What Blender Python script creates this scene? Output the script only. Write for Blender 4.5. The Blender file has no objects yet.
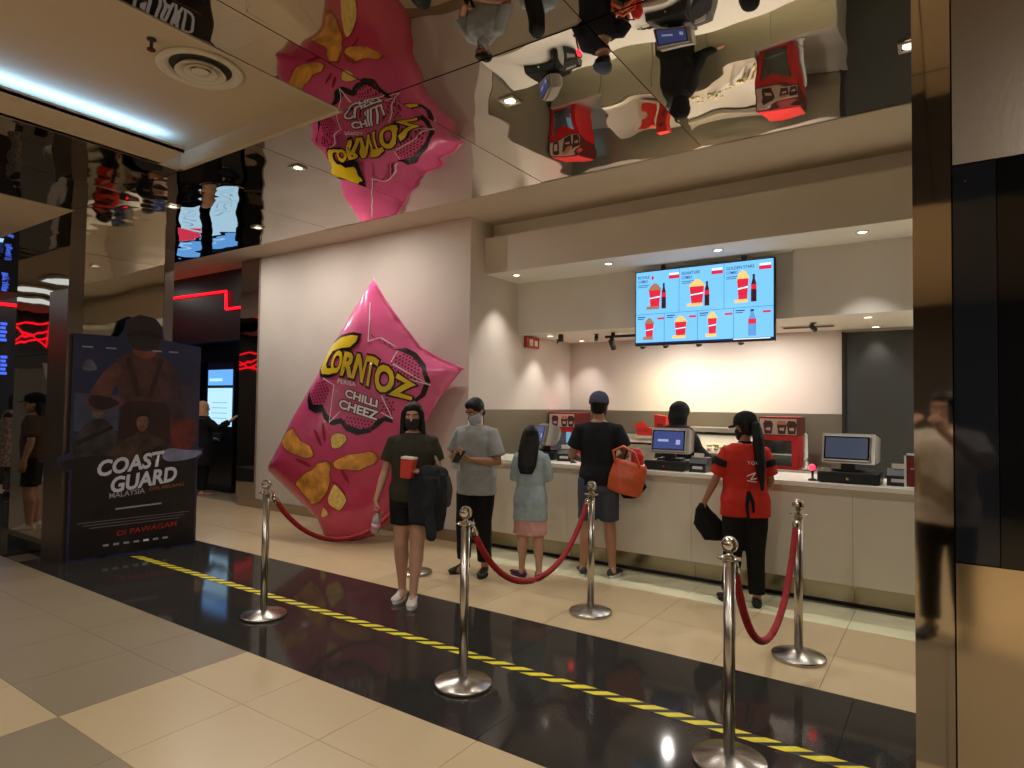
import bpy, bmesh, math, random
from mathutils import Vector, Matrix, noise, geometry
random.seed(7)
SC = bpy.context.scene
COL = SC.collection
PI = math.pi

# ---------------------------------------------------------------- camera
F_PX, YAW, PITCH, ROLL, CAM_H = 637.76, 0.600163, 0.0322676, 0.0132289, 1.56
fwd = Vector((-math.sin(YAW)*math.cos(PITCH), math.cos(YAW)*math.cos(PITCH), math.sin(PITCH)))
rt0 = Vector((math.cos(YAW), math.sin(YAW), 0))
up0 = rt0.cross(fwd)
rt = rt0*math.cos(ROLL) + up0*math.sin(ROLL)
up = -rt0*math.sin(ROLL) + up0*math.cos(ROLL)
cam = bpy.data.objects.new('camera', bpy.data.cameras.new('camera'))
COL.objects.link(cam)
cam.data.sensor_width = 36.0
cam.data.lens = F_PX/1024*36.0
cam.data.clip_start = 0.02
cam.matrix_world = Matrix(((rt.x, up.x, -fwd.x, 0), (rt.y, up.y, -fwd.y, 0), (rt.z, up.z, -fwd.z, CAM_H), (0, 0, 0, 1)))
SC.camera = cam

# ---------------------------------------------------------------- world, exposure
world = bpy.data.worlds.new('world'); SC.world = world
world.use_nodes = True
world.node_tree.nodes['Background'].inputs[0].default_value = (0.9, 0.8, 0.68, 1)
world.node_tree.nodes['Background'].inputs[1].default_value = 0.05
SC.view_settings.view_transform = 'Standard'
SC.view_settings.look = 'None'
SC.view_settings.gamma = 1.0
SC.view_settings.use_curve_mapping = False
SC.view_settings.exposure = 0.42
SC.cycles.caustics_reflective = False
SC.cycles.caustics_refractive = False
SC.cycles.sample_clamp_indirect = 4.0
# lamp powers in watts, lamps themselves are built with their fittings below
W_STRIP, W_HIGH, W_SOFFIT, W_BACK, W_TRACK, W_LOBBY_FILL, W_HALL = 30, 11, 40, 15, 15, 22, 5
WARM, YELLOW, COOL = (1.0, 0.955, 0.885), (1.0, 0.82, 0.40), (0.75, 0.88, 1.0)

# ---------------------------------------------------------------- heights of the place
Z_MIRROR, Z_HIGH, Y_STRIP0, Y_STRIP1, Y_WALL, X_SIDE = 3.19, 3.69, 2.405, 3.94, 5.66, -4.466

# ---------------------------------------------------------------- materials
def lin(c):
    return tuple(((v/255)/12.92 if v/255 <= 0.04045 else ((v/255+0.055)/1.055)**2.4) for v in c)
MATS = {}
def M(name, col=(200, 200, 200), rough=0.5, metal=0.0, emit=0.0, var=0.0, vscale=6.0, bump=0.0, bscale=20.0,
      spec=0.5, trans=0.0, bdist=0.01, stretch=None, coat=0.0, detail=3.0):
    if name in MATS: return MATS[name]
    m = bpy.data.materials.new(name); m.use_nodes = True
    nt = m.node_tree; b = nt.nodes['Principled BSDF']
    c = lin(col)
    b.inputs['Base Color'].default_value = (*c, 1)
    b.inputs['Roughness'].default_value = rough
    b.inputs['Metallic'].default_value = metal
    b.inputs['Specular IOR Level'].default_value = spec
    b.inputs['Transmission Weight'].default_value = trans
    b.inputs['Coat Weight'].default_value = coat
    if emit:
        b.inputs['Base Color'].default_value = (*[x*0.06 for x in c], 1)
        b.inputs['Emission Color'].default_value = (*c, 1)
        b.inputs['Emission Strength'].default_value = emit
    def tex(scale, det):
        tc = nt.nodes.new('ShaderNodeTexCoord'); mp = nt.nodes.new('ShaderNodeMapping')
        nt.links.new(tc.outputs['Object'], mp.inputs[0])
        if stretch: mp.inputs['Scale'].default_value = stretch
        n = nt.nodes.new('ShaderNodeTexNoise'); n.inputs['Scale'].default_value = scale; n.inputs['Detail'].default_value = det
        nt.links.new(mp.outputs[0], n.inputs['Vector']); return n
    if var:
        n = tex(vscale, 4.0); r = nt.nodes.new('ShaderNodeValToRGB')
        r.color_ramp.elements[0].position = 0.3; r.color_ramp.elements[1].position = 0.7
        r.color_ramp.elements[0].color = (*[max(0, x*(1-var)) for x in c], 1)
        r.color_ramp.elements[1].color = (*[min(1, x*(1+var)) for x in c], 1)
        nt.links.new(n.outputs['Fac'], r.inputs[0]); nt.links.new(r.outputs[0], b.inputs['Base Color'])
    if bump:
        n = tex(bscale, detail); bp = nt.nodes.new('ShaderNodeBump')
        bp.inputs['Strength'].default_value = bump; bp.inputs['Distance'].default_value = bdist
        nt.links.new(n.outputs['Fac'], bp.inputs['Height']); nt.links.new(bp.outputs[0], b.inputs['Normal'])
    MATS[name] = m
    return m

def gloss_var(m, lo, hi, scale):
    nt = m.node_tree; b = nt.nodes['Principled BSDF']
    tc = nt.nodes.new('ShaderNodeTexCoord'); n = nt.nodes.new('ShaderNodeTexNoise'); mr = nt.nodes.new('ShaderNodeMapRange')
    n.inputs['Scale'].default_value = scale
    mr.inputs[1].default_value = 0.3; mr.inputs[2].default_value = 0.7; mr.inputs[3].default_value = lo; mr.inputs[4].default_value = hi
    nt.links.new(tc.outputs['Object'], n.inputs['Vector']); nt.links.new(n.outputs['Fac'], mr.inputs[0]); nt.links.new(mr.outputs[0], b.inputs['Roughness'])
    return m

PAINT = M('wall_paint', (212, 200, 190), 0.7, var=0.03, vscale=2)
CEILP = M('ceiling_paint', (205, 190, 170), 0.75, var=0.03, vscale=1.5)
SOFFITP = M('soffit_paint', (236, 231, 224), 0.7, var=0.02, vscale=2)
TAN = M('tan_tile', (202, 178, 140), 0.3)
BROWN = M('brown_tile', (150, 134, 110), 0.3)
CREAM = M('cream_tile', (236, 231, 194), 0.22)
GRANITE = gloss_var(M('black_granite', (50, 47, 44), 0.06, var=0.15, vscale=120, spec=0.2), 0.05, 0.09, 3)
GROUT = M('grout', (92, 80, 66), 0.8)
MIRROR = M('mirror_steel', (196, 186, 172), 0.012, 1.0, bump=0.32, bscale=1.25, bdist=0.042, detail=1.5)
COLMIRROR = M('column_mirror_steel', (178, 168, 156), 0.03, 1.0, bump=0.30, bscale=1.5, bdist=0.02, detail=1.5)
BRUSHED = M('brushed_steel', (168, 156, 142), 0.26, 1.0, bump=0.08, bscale=60, stretch=(1, 1, 0.03))
STEELFLAT = M('steel_trim', (178, 168, 154), 0.045, 1.0, bump=0.05, bscale=2.5, bdist=0.008)
CHROME = M('chrome', (214, 208, 200), 0.07, 1.0)
POST = M('stanchion_steel', (186, 180, 172), 0.24, 1.0, bump=0.06, bscale=90, stretch=(1, 1, 0.02))
BLACK = M('black_plastic', (16, 16, 17), 0.4)
BLACKM = M('black_matte', (14, 13, 14), 0.7)
BLACKG = M('black_gloss', (8, 8, 10), 0.06)
DARKSTEEL = M('dark_glossy_strip', (34, 36, 42), 0.05, 0.5, spec=0.8)

# ---------------------------------------------------------------- helpers
def link(o): COL.objects.link(o); return o
def meshobj(name, bm, mat, parent=None, smooth=False):
    me = bpy.data.meshes.new(name); bmesh.ops.recalc_face_normals(bm, faces=bm.faces[:]); bm.to_mesh(me); bm.free()
    if smooth:
        for p in me.polygons: p.use_smooth = True
    if mat: me.materials.append(mat)
    o = link(bpy.data.objects.new(name, me))
    if parent: o.parent = parent
    return o
def copyobj(o, parent=None, loc=None):
    c = link(o.copy()); c.parent = parent
    if loc is not None: c.location = loc
    return c
def copy_tree(o, parent=None):
    c = o.copy(); link(c); c.parent = parent
    for ch in list(o.children): copy_tree(ch, c)
    return c
def tag(o, label, cat, group=None, kind=None):
    o['label'] = label; o['category'] = cat
    if group: o['group'] = group
    if kind: o['kind'] = kind
    return o
def thing(name, label, cat, loc=(0, 0, 0), rz=0.0, group=None):
    o = link(bpy.data.objects.new(name, None)); o.location = loc; o.rotation_euler = (0, 0, rz); o.empty_display_size = 0.1
    return tag(o, label, cat, group)
def struct(o): o['kind'] = 'structure'; return o
def bx(bm, x0, x1, y0, y1, z0, z1, bev=0.0):
    vs = [bm.verts.new(p) for p in ((x0, y0, z0), (x1, y0, z0), (x1, y1, z0), (x0, y1, z0), (x0, y0, z1), (x1, y0, z1), (x1, y1, z1), (x0, y1, z1))]
    fs = [bm.faces.new([vs[i] for i in f]) for f in ((0, 3, 2, 1), (4, 5, 6, 7), (0, 1, 5, 4), (1, 2, 6, 5), (2, 3, 7, 6), (3, 0, 4, 7))]
    if bev:
        es = list({e for f in fs for e in f.edges})
        bmesh.ops.bevel(bm, geom=es, offset=bev, segments=2, affect='EDGES', profile=0.6)
    return bm
def box(name, x0, x1, y0, y1, z0, z1, mat, parent=None, bev=0.0):
    return meshobj(name, bx(bmesh.new(), x0, x1, y0, y1, z0, z1, bev), mat, parent)
def sbox(name, *a, **k): return struct(box(name, *a, **k))
def lathe(bm, prof, n=32, c=(0, 0, 0)):
    rings = []
    for r, z in prof:
        if r < 1e-6: rings.append([bm.verts.new((c[0], c[1], c[2]+z))])
        else: rings.append([bm.verts.new((c[0]+r*math.cos(2*PI*i/n), c[1]+r*math.sin(2*PI*i/n), c[2]+z)) for i in range(n)])
    for a, b in zip(rings, rings[1:]):
        for i in range(n):
            j = (i+1) % n
            q = [a[i % len(a)], a[j % len(a)], b[j % len(b)], b[i % len(b)]]
            q2 = []
            for v in q:
                if v not in q2: q2.append(v)
            if len(q2) > 2: bm.faces.new(q2)
    for r_ in (rings[0], rings[-1]):
        if len(r_) > 1: bm.faces.new(r_)
    return bm
def loft(bm, secs, n=16):
    """secs: (centre, rx, ry, xaxis, yaxis); closed with flat caps"""
    rings = []
    for c, rx, ry, ax, ay in secs:
        rings.append([bm.verts.new(c + ax*(rx*math.cos(2*PI*i/n)) + ay*(ry*math.sin(2*PI*i/n))) for i in range(n)])
    for a, b in zip(rings, rings[1:]):
        for i in range(n):
            j = (i+1) % n; bm.faces.new((a[i], a[j], b[j], b[i]))
    bm.faces.new(rings[0][::-1]); bm.faces.new(rings[-1])
    return bm
def limb(bm, pts, rads, n=12, rounded=True, flat=1.0, ref=None):
    pts = [Vector(p) for p in pts]; rads = list(rads)
    secs = []
    T = []
    for i in range(len(pts)):
        a = pts[max(0, i-1)]; b = pts[min(len(pts)-1, i+1)]
        T.append((b-a).normalized())
    ref = Vector(ref) if ref else (Vector((0, 1, 0)) if abs(T[0].y) < 0.8 else Vector((1, 0, 0)))
    for i, (p, r, t) in enumerate(zip(pts, rads, T)):
        ay = (ref - t*ref.dot(t)).normalized(); ax = ay.cross(t).normalized()
        if rounded and i == 0:
            secs.append((p-t*r*0.85, r*0.45, r*0.45*flat, ax, ay)); secs.append((p-t*r*0.5, r*0.85, r*0.85*flat, ax, ay))
        secs.append((p, r, r*flat, ax, ay))
        if rounded and i == len(pts)-1:
            secs.append((p+t*r*0.5, r*0.85, r*0.85*flat, ax, ay)); secs.append((p+t*r*0.85, r*0.45, r*0.45*flat, ax, ay))
    return loft(bm, secs, n)
def tube(bm, pts, r, n=10): return limb(bm, pts, [r]*len(pts), n, rounded=False)
def ellip(bm, c, rx, ry, rz, mat=None, u=16, v=10):
    m = Matrix.Translation(Vector(c)) @ (mat or Matrix.Identity(4)) @ Matrix.Diagonal((rx, ry, rz, 1))
    bmesh.ops.create_uvsphere(bm, u_segments=u, v_segments=v, radius=1.0, matrix=m); return bm
def prism(bm, poly, h0, h1, f):
    """poly in 2D, f(x, y, h) -> 3D"""
    a = [bm.verts.new(f(x, y, h0)) for x, y in poly]; b = [bm.verts.new(f(x, y, h1)) for x, y in poly]
    n = len(poly)
    bm.faces.new(a[::-1]); bm.faces.new(b)
    for i in range(n): bm.faces.new((a[i], a[(i+1) % n], b[(i+1) % n], b[i]))
    return bm
def plate(name, poly, h0, h1, f, mat, parent=None): return meshobj(name, prism(bmesh.new(), poly, h0, h1, f), mat, parent)
XZ = lambda y: (lambda a, b, h: (a, y-h, b))          # drawn facing -Y
def text_mesh(body, size=1.0, offset=0.0, shear=0.0, spacing=1.0, align='LEFT', res=3, extrude=0.0):
    cu = bpy.data.curves.new('txt', 'FONT'); cu.body = body; cu.size = size; cu.offset = offset; cu.shear = shear
    cu.space_character = spacing; cu.align_x = align; cu.resolution_u = res; cu.extrude = extrude
    o = bpy.data.objects.new('txt', cu); link(o)
    dg = bpy.context.evaluated_depsgraph_get(); dg.update()
    me = bpy.data.meshes.new_from_object(o.evaluated_get(dg))
    bpy.data.objects.remove(o); bpy.data.curves.remove(cu)
    return me
def text_flat(name, body, width, height, f, mat, parent, shear=0.0, offset=0.0, h=0.001, fit=True):
    """text scaled to a width x height box, mapped through f(x, y, h)"""
    me = text_mesh(body, 1.0, offset, shear)
    xs = [v.co.x for v in me.vertices]; ys = [v.co.y for v in me.vertices]
    x0, x1, y0, y1 = min(xs), max(xs), min(ys), max(ys)
    for v in me.vertices:
        v.co = Vector(f((v.co.x-x0)/(x1-x0)*width, (v.co.y-y0)/(y1-y0)*height, h))
    me.materials.clear(); me.materials.append(mat); me.name = name
    o = link(bpy.data.objects.new(name, me)); o.parent = parent
    return o
def spot(name, loc, power, col=WARM, angle=110, blend=0.6, radius=0.05, rot=(0, 0, 0), parent=None):
    if angle >= 100:      # open downlight: small glowing disc
        l = bpy.data.lights.new(name, 'AREA'); l.shape = 'DISK'; l.size = radius*2; l.energy = power; l.color = col
    else:
        l = bpy.data.lights.new(name, 'SPOT'); l.energy = power; l.color = col; l.spot_size = math.radians(angle); l.spot_blend = blend; l.shadow_soft_size = radius
    o = link(bpy.data.objects.new(name, l)); o.location = loc; o.rotation_euler = rot
    if parent: o.parent = parent
    return o

# ================================================================ FLOOR
floor = sbox('floor', -14.2, 5.0, -7.0, 9.0, -0.12, -0.021, GROUT)
def tile_mesh(w, d, mat):
    me = bpy.data.meshes.new('tile'); bm = bx(bmesh.new(), 0.0015, w-0.0015, 0.0015, d-0.0015, -0.02, 0); bm.to_mesh(me); bm.free(); me.materials.append(mat); return me
TM = {k: tile_mesh(0.6, 0.6, m) for k, m in (('tan', TAN), ('brown', BROWN), ('cream', CREAM))}
def tile(me, x, y, name='tile'):
    o = link(bpy.data.objects.new(name, me)); o.location = (x, y, 0); o.parent = floor; return o
X0 = -3.615
def floor_tone(ix, iy):     # blocks of three tiles, brown and tan in turn
    return 'brown' if ((ix//3 + (0 if iy >= 0 else 1)) % 2 != 0) else 'tan'
for iy in range(-3, 2):
    y = 1.38 + iy*0.6
    for ix in range(-8, 7):
        x = X0 + ix*0.6
        if iy == 1:
            tone = 'brown' if ix < 0 else 'tan'
            if y+0.6 > Y_STRIP0: pass
        tone = 'brown' if (ix < 0) == (iy >= 0) else 'tan'
        if iy == 1:
            key = 'cut_'+tone
            if key not in TM: TM[key] = tile_mesh(0.6, Y_STRIP0-1.98, BROWN if tone == 'brown' else TAN)
            tile(TM[key], x, y)
        else: tile(TM[tone], x, y)
def field(name, x0, x1, y0, y1, mat):      # far out of frame tiles too small or unseen: one laid field each
    bm = bmesh.new(); nx = round((x1-x0)/0.6); ny = max(1, round((y1-y0)/0.6)); dx = (x1-x0)/nx; dy = (y1-y0)/ny
    for i in range(nx):
        for j in range(ny): bx(bm, x0+i*dx+0.0015, x0+(i+1)*dx-0.0015, y0+j*dy+0.0015, y0+(j+1)*dy-0.0015, -0.02, 0)
    o = meshobj(name, bm, mat, floor); o['kind'] = 'stuff'; return o
field('tile_field', X0+7*0.6, 5.0, -0.42, Y_STRIP0, TAN)
field('tile_field', -14.2, X0-8*0.6, -0.42, Y_STRIP0, BROWN)
field('tile_field', -14.2, 5.0, -7.0, -0.42, TAN)
slab_lo = tile_mesh(1.83, 0.765, GRANITE); slab_hi = tile_mesh(1.83, 0.77, GRANITE)
for k in range(-3, 3):
    tile(slab_lo, -1.83+k*1.83, Y_STRIP0, 'granite_slab'); tile(slab_hi, -2.26+k*1.83, Y_STRIP0+0.765, 'granite_slab')
field('tile_field', -14.2, -7.75, Y_STRIP0, Y_STRIP0+0.765, GRANITE); field('tile_field', -14.2, -7.75, Y_STRIP0+0.765, Y_STRIP1, GRANITE)
field('tile_field', 3.66, 5.0, Y_STRIP0, Y_STRIP1, GRANITE)
XB = -1.807
for iy in range(3):
    y = Y_STRIP1 + iy*0.6
    for ix in range(-13, 5):
        tone = 'cream' if (iy == 2 and ix >= -4) else 'tan'
        tile(TM[tone], XB+ix*0.6, y)
field('tile_field', -14.2, XB-13*0.6, Y_STRIP1, 5.74, TAN)
field('tile_field', -14.2, -8.9, 5.74, 9.0, BROWN)
field('tile_field', -4.46, 5.0, 5.74, 9.0, CREAM)

# ================================================================ CEILINGS
ceil = sbox('ceiling', -14.2, 5.0, -7.0, Y_STRIP1-0.005, 3.40, 3.50, BLACKM)
def mirror_panel(x0, x1, y0, y1, tx=0.0, ty=0.0):
    g = 0.002; cx, cy = (x0+x1)/2, (y0+y1)/2
    o = box('mirror_panel', x0+g-cx, x1-g-cx, y0+g-cy, y1-g-cy, 0, 0.012, MIRROR, ceil)
    o.location = (cx, cy, Z_MIRROR); o.rotation_euler = (math.radians(tx), math.radians(ty), 0); return o
xs = [-13.95+1.168*i for i in range(17)]     # seams at about -1.10 ... see below
SEAM = [-1.265 + 1.18*k for k in range(-9, 5)]
TILT = {}
for a, b in zip(SEAM, SEAM[1:]):
    tx, ty = TILT.get(round(a, 2), (random.uniform(-0.15, 0.15), random.uniform(-0.2, 0.2)))
    mirror_panel(a, b, 2.365, Y_STRIP1, tx, ty)
for a, b in zip(SEAM, SEAM[1:]):             # cross run over the walkway, right of the plain bay
    if a < -2.6: continue
    for y0 in (1.18, 0.0, -1.18): mirror_panel(a, b, y0, y0+1.18 if y0 < 1 else 2.36, random.uniform(-0.2, 0.2), random.uniform(-0.2, 0.2))
for y0 in (1.18, 0.0, -1.18): mirror_panel(-2.79, -2.445, y0, y0+1.18 if y0 < 1 else 2.36, -0.1, 0.1)
for a, b in ((-6.24, -5.36), (-5.36, -4.49)):
    for y0 in (1.18, 0.0, -1.18): mirror_panel(a, b, y0, y0+1.18 if y0 < 1 else 2.36, random.uniform(-0.2, 0.2), random.uniform(-0.2, 0.2))
# plain painted bay with a hidden light strip along its far side
def cbox(name, *a, **k): return box(name, *a, CEILP, ceil, **k)
cbox('bay_top', -4.45, -2.79, -1.2, 2.36, 3.30, 3.33)
cbox('lip_upstand', -4.165, -4.15, -1.2, 2.20, Z_MIRROR, Z_MIRROR+0.034)
cbox('bay_lip', -4.49, -4.15, -1.2, 2.20, Z_MIRROR-0.004, Z_MIRROR+0.02)
cbox('bay_edge', -4.49, -2.79, 2.33, 2.362, Z_MIRROR-0.004, 3.33)
cbox('bay_edge', -2.80, -2.785, -1.2, 2.36, Z_MIRROR-0.004, 3.33)
cbox('bay_edge', -4.495, -4.45, -1.2, 2.36, Z_MIRROR-0.004, 3.33)
cbox('plain_panel', -14.2, -6.24, -7.0, 2.36, Z_MIRROR-0.006, Z_MIRROR+0.01)
cbox('plain_panel', -6.24, 5.0, -7.0, -1.2, Z_MIRROR-0.006, Z_MIRROR+0.01)
led = box('cove_light', -4.26, -4.20, -1.1, 2.12, Z_MIRROR+0.022, Z_MIRROR+0.032, M('cove_led', (150, 204, 255), emit=10), None)
tag(led, 'cool white light strip hidden in the ceiling bay above the entrance', 'light strip')
# upper ceiling between the mirror and the wall
sbox('ceiling_upper', -14.2, 5.0, Y_STRIP1-0.004, 6.12, Z_HIGH, Z_HIGH+0.1, CEILP)
sbox('trim_1', -14.2, 5.0, Y_STRIP1-0.004, Y_STRIP1+0.01, Z_MIRROR-0.002, Z_HIGH, CEILP)

# ================================================================ WALLS
sbox('wall_left', -8.42, X_SIDE, Y_WALL, 5.86, 0.0, Z_HIGH, PAINT)
sbox('wall_side', X_SIDE-0.2, X_SIDE, 5.86, 8.2, 0.0, Z_HIGH, PAINT)
sbox('baseboard_left', -8.85, X_SIDE+0.0, Y_WALL-0.022, Y_WALL, 0.0, 0.125, STEELFLAT)
sbox('wall_back', X_SIDE-0.2, 5.0, 8.0, 8.2, 0.0, 2.6, PAINT)
WAINS = M('wainscot_steel', (132, 124, 108), 0.32, 0.55, var=0.05, vscale=1.5)
sbox('trim_2', X_SIDE, -0.95, 7.985, 8.0, 0.0, 1.50, WAINS)
sbox('trim_3', X_SIDE, X_SIDE+0.012, 5.94, 7.985, 0.0, 1.50, WAINS)
# dark roller door on the back wall
rd = struct(link(bpy.data.objects.new('door_1', None))); rd.location = (-0.95, 7.97, 0)
DARKD = M('dark_shutter', (50, 50, 47), 0.85, var=0.1, vscale=1)
box('door_leaf', 0.0, 2.4, 0.0, 0.028, 0.0, 2.415, DARKD, rd)
box('door_edge', -0.03, 0.0, -0.02, 0.03, 0, 2.42, BLACKM, rd)
# bulkheads over the counter
sbox('trim_4', X_SIDE, 5.0, 5.93, 6.10, 3.08, 3.50, SOFFITP)
sbox('trim_5', X_SIDE, 5.0, 6.10, 6.16, 3.161, Z_HIGH, SOFFITP)
sbox('ceiling_soffit', X_SIDE, 5.0, 6.10, 6.64, 3.08, 3.16, SOFFITP)
sbox('trim_6', X_SIDE, 5.0, 6.64, 6.74, 2.44, 3.14, SOFFITP)
sbox('trim_7', -1.22, 5.0, 6.54, 6.64, 2.43, 3.08, SOFFITP)
sbox('ceiling_kitchen', X_SIDE, 5.0, 6.74, 8.0, 2.45, 2.55, SOFFITP)
# steel clad wall end on the right, with a dark display let into it
wr = sbox('wall_right', -0.085, 5.0, 2.425, 2.80, 0.0, Z_MIRROR, BLACKM)
box('steel_pilaster', -0.091, 0.0115, 2.40, 2.425, 0.0, Z_MIRROR, STEELFLAT, wr)
box('steel_pilaster', -0.091, -0.083, 2.425, 2.80, 0.0, Z_MIRROR, STEELFLAT, wr)
UPPERP = M('upper_steel_panel', (128, 116, 102), 0.34, 0.85, bump=0.03, bscale=60)
box('upper_panel', 0.016, 1.6, 2.405, 2.425, 2.328, Z_MIRROR, UPPERP, wr)
LOWP = M('lower_steel_panel', (214, 196, 168), 0.10, 1.0, bump=0.05, bscale=2.0, bdist=0.01)
box('lower_panel', 0.016, 1.6, 2.405, 2.425, 0.0, 1.092, LOWP, wr)
box('screw', 0.045, 0.05, 2.404, 2.41, 2.27, 2.275, BLACK, box('display_border', 0.016, 0.124, 2.406, 2.425, 1.096, 2.324, DARKSTEEL, wr))
disp = box('display_glass', 0.127, 1.2, 2.412, 2.425, 1.075, 2.35, BLACKG, wr)
sbox('wall_far', -14.2, 5.0, -7.0, -6.9, 0.0, 3.3, M('lobby_dark_wall', (58, 52, 50), 0.6))
sbox('wall_east', 4.9, 5.0, -7.0, 8.2, 0.0, 3.7, M('lobby_wall', (206, 192, 176), 0.7))
# mirror steel pilaster at the end of the wall
sbox('trim_8', -8.87, -8.42, Y_WALL-0.03, 5.86, 0.13, Z_HIGH, COLMIRROR)

# ================================================================ dark hall on the left
HALLB = M('hall_black', (17, 16, 18), 0.35)
sbox('wall_hall_back', -14.2, -8.65, 6.75, 6.85, 0.0, 3.69, HALLB)
fas = sbox('wall_hall_fascia', -14.2, -8.87, 5.92, 6.0, 2.55, Z_HIGH, HALLB)
sbox('ceiling_hall', -14.2, -8.65, 6.0, 6.85, 2.55, 2.6, HALLB)
sbox('wall_hall_left', -14.2, -14.1, -7.0, 6.85, 0.0, 3.7, HALLB)
NEON = M('red_neon', (255, 14, 34), emit=1.7)
BLUEN = M('blue_sign', (60, 90, 210), emit=1.2)
CYANS = M('cyan_screen', (150, 205, 255), emit=1.3)
def neon(name, label, pts, r=0.014, extra=()):
    root = thing(name, label, 'neon light', pts[0])
    base = Vector(pts[0])
    bm = tube(bmesh.new(), [Vector(p)-base for p in pts], r, 8)
    meshobj('glass_tube', bm, NEON, root, True)
    for p in (pts[0], pts[-1]):
        q = Vector(p)-base; m = bmesh.new(); ellip(m, q, 0.022, 0.022, 0.022, u=8, v=6); meshobj('end_cap', m, BLACK, root)
    return root
neon('neon_tube', 'long red neon tube stepping down over the dark kiosk hall', [(-13.9, 5.89, 3.40), (-9.70, 5.89, 3.345), (-9.695, 5.89, 3.35), (-9.69, 5.89, 3.06), (-9.685, 5.89, 3.05), (-8.95, 5.89, 3.05)], 0.022)
neon('neon_tube', 'short red neon tube on the far left hall wall', [(-14.06, 2.9, 3.25), (-14.06, 5.6, 3.25)], 0.03)

# ================================================================ LAMPS
LENS = M('lamp_lens', (255, 236, 210), emit=6.0)
LENSS = M('lamp_lens_narrow', (255, 236, 210), emit=1.6)
LENSY = M('lamp_lens_warm', (255, 226, 150), emit=6.0)
WHITEP = M('white_fitting', (222, 216, 206), 0.5)
def square_light(loc, label, power):
    r = thing('square_downlight', label, 'ceiling light', loc, 0, 'square downlights in the mirror ceiling')
    bm = bmesh.new()
    for a in ((-.046, .046, -.046, -.036), (-.046, .046, .036, .046), (-.046, -.036, -.036, .036), (.036, .046, -.036, .036)): bx(bm, *a, -0.008, 0.0)
    meshobj('frame', bm, WHITEP, r)
    meshobj('lens', lathe(bmesh.new(), [(0.0, -0.005), (0.03, -0.005), (0.03, 0.0), (0, 0)], 20), LENSS, r)
    spot('lamp', (0, 0, -0.02), power, WARM, 78, 0.5, 0.03, parent=r)
    return r
for x, y, lab in ((-3.717, 2.764, 'square downlight in mirror ceiling beside the plain painted bay'), (-1.926, 2.76, 'square downlight in mirror ceiling above the middle stanchion'),
                  (-5.365, 2.76, 'square downlight in mirror ceiling nearest the poster column'), (-5.322, 3.53, 'square downlight in mirror ceiling just left of the bag reflection'),
                  (-0.13, 3.3, 'square downlight in mirror ceiling next to the steel pilaster')):
    square_light((x, y, Z_MIRROR-0.003), lab, W_STRIP)
def round_light(loc, label, power, group, col=WARM, angle=120, r0=0.05, lens=LENS):
    r = thing('round_downlight', label, 'ceiling light', loc, 0, group)
    meshobj('trim_ring', lathe(bmesh.new(), [(r0*0.72, 0.0), (r0*0.72, -0.006), (r0, -0.008), (r0*1.1, -0.002), (r0*1.1, 0.0)], 24), WHITEP, r, True)
    meshobj('lens', lathe(bmesh.new(), [(0, -0.004), (r0*0.7, -0.004), (r0*0.7, 0.0), (0, 0)], 20), lens, r)
    spot('lamp', (0, 0, -0.015), power, col, angle, 0.7, 0.045, parent=r)
    return r
for x, w in ((-4.174, 'nearest the bag wall'), (-2.987, 'just left of the menu screen'), (-1.827, 'above the menu screen'), (-0.597, 'right of the menu screen')):
    round_light((x, 6.16, 3.08), 'recessed round downlight in the counter soffit '+w, W_SOFFIT, 'soffit downlights over the counter', angle=80)
for (x, y), w in (((-4.231, 7.036), 'front left by the red alarm box'), ((-4.15, 7.74), 'back left corner'), ((-0.634, 6.99), 'front right above the right cash register'), ((-0.64, 7.86), 'back right by the dark shutter')):
    round_light((x, y, 2.45), 'round downlight in the kitchen ceiling, '+w, W_BACK*(0.6 if 'shutter' in w else 1.5), 'kitchen ceiling downlights', angle=84)
for x in (-8.3, -6.9, -5.6, -3.9, -2.7, -1.5, -0.3, 1.1, 2.5, 3.9):
    round_light((x, 4.72, Z_HIGH), 'unseen round downlight in the upper ceiling behind the mirror edge', W_HIGH*(1.25 if x < -4.5 else 3.6), 'upper ceiling downlights', angle=120 if x < -4.5 else 88)  # unseen lamps; the right-hand ones are added to brighten the column's mirror
for x in (-7.6, -4.6, -1.6, 1.4, 4.0):
    for y in (-1.6, -4.2):
        round_light((x, y, Z_MIRROR-0.008), 'unseen fill downlight in the lobby ceiling behind the viewer', W_LOBBY_FILL, 'unseen lobby fill downlights', angle=140)  # unseen lamps put in as fill for the front area
for x in (-1.25, 0.95): round_light((x, 0.3, Z_MIRROR-0.003), 'unseen fill downlight in the mirror ceiling above the viewer', W_LOBBY_FILL*0.9, 'unseen walkway fill downlights', angle=150)  # unseen lamps added to brighten the photographer and the front floor
for x in (-2.75, -1.75, 0.6, 1.8, 3.0):
    round_light((x, 7.3, 2.45), 'added fill downlight in the kitchen ceiling screened by the menu screen or the steel wall', W_BACK, 'added inner kitchen fill downlights')  # added out of sight to lift the dark kitchen and its ceiling
for i, x in enumerate((-8.6, -9.8, -11.0, -12.2)):
    o = thing('linear_light', 'long white ceiling light strip over the far left lobby, '+['nearest the column', 'second from the column', 'third from the column', 'farthest from the column'][i], 'ceiling light', (x, 0.2, Z_MIRROR-0.045), 0, 'linear ceiling lights')
    box('housing', -0.25, 0.25, -1.0, 1.6, -0.012, 0.02, WHITEP, o); box('diffuser', -0.23, 0.23, -0.98, 1.58, -0.018, -0.012, M('linear_diffuser', (226, 238, 240), emit=1.0), o)
for x in (-12.6, -10.2): round_light((x, 4.9, Z_HIGH), 'unseen round downlight in the upper ceiling before the kiosk hall', W_HALL, 'unseen hall downlights')  # unseen lamps put in for their light before the hall

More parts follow.
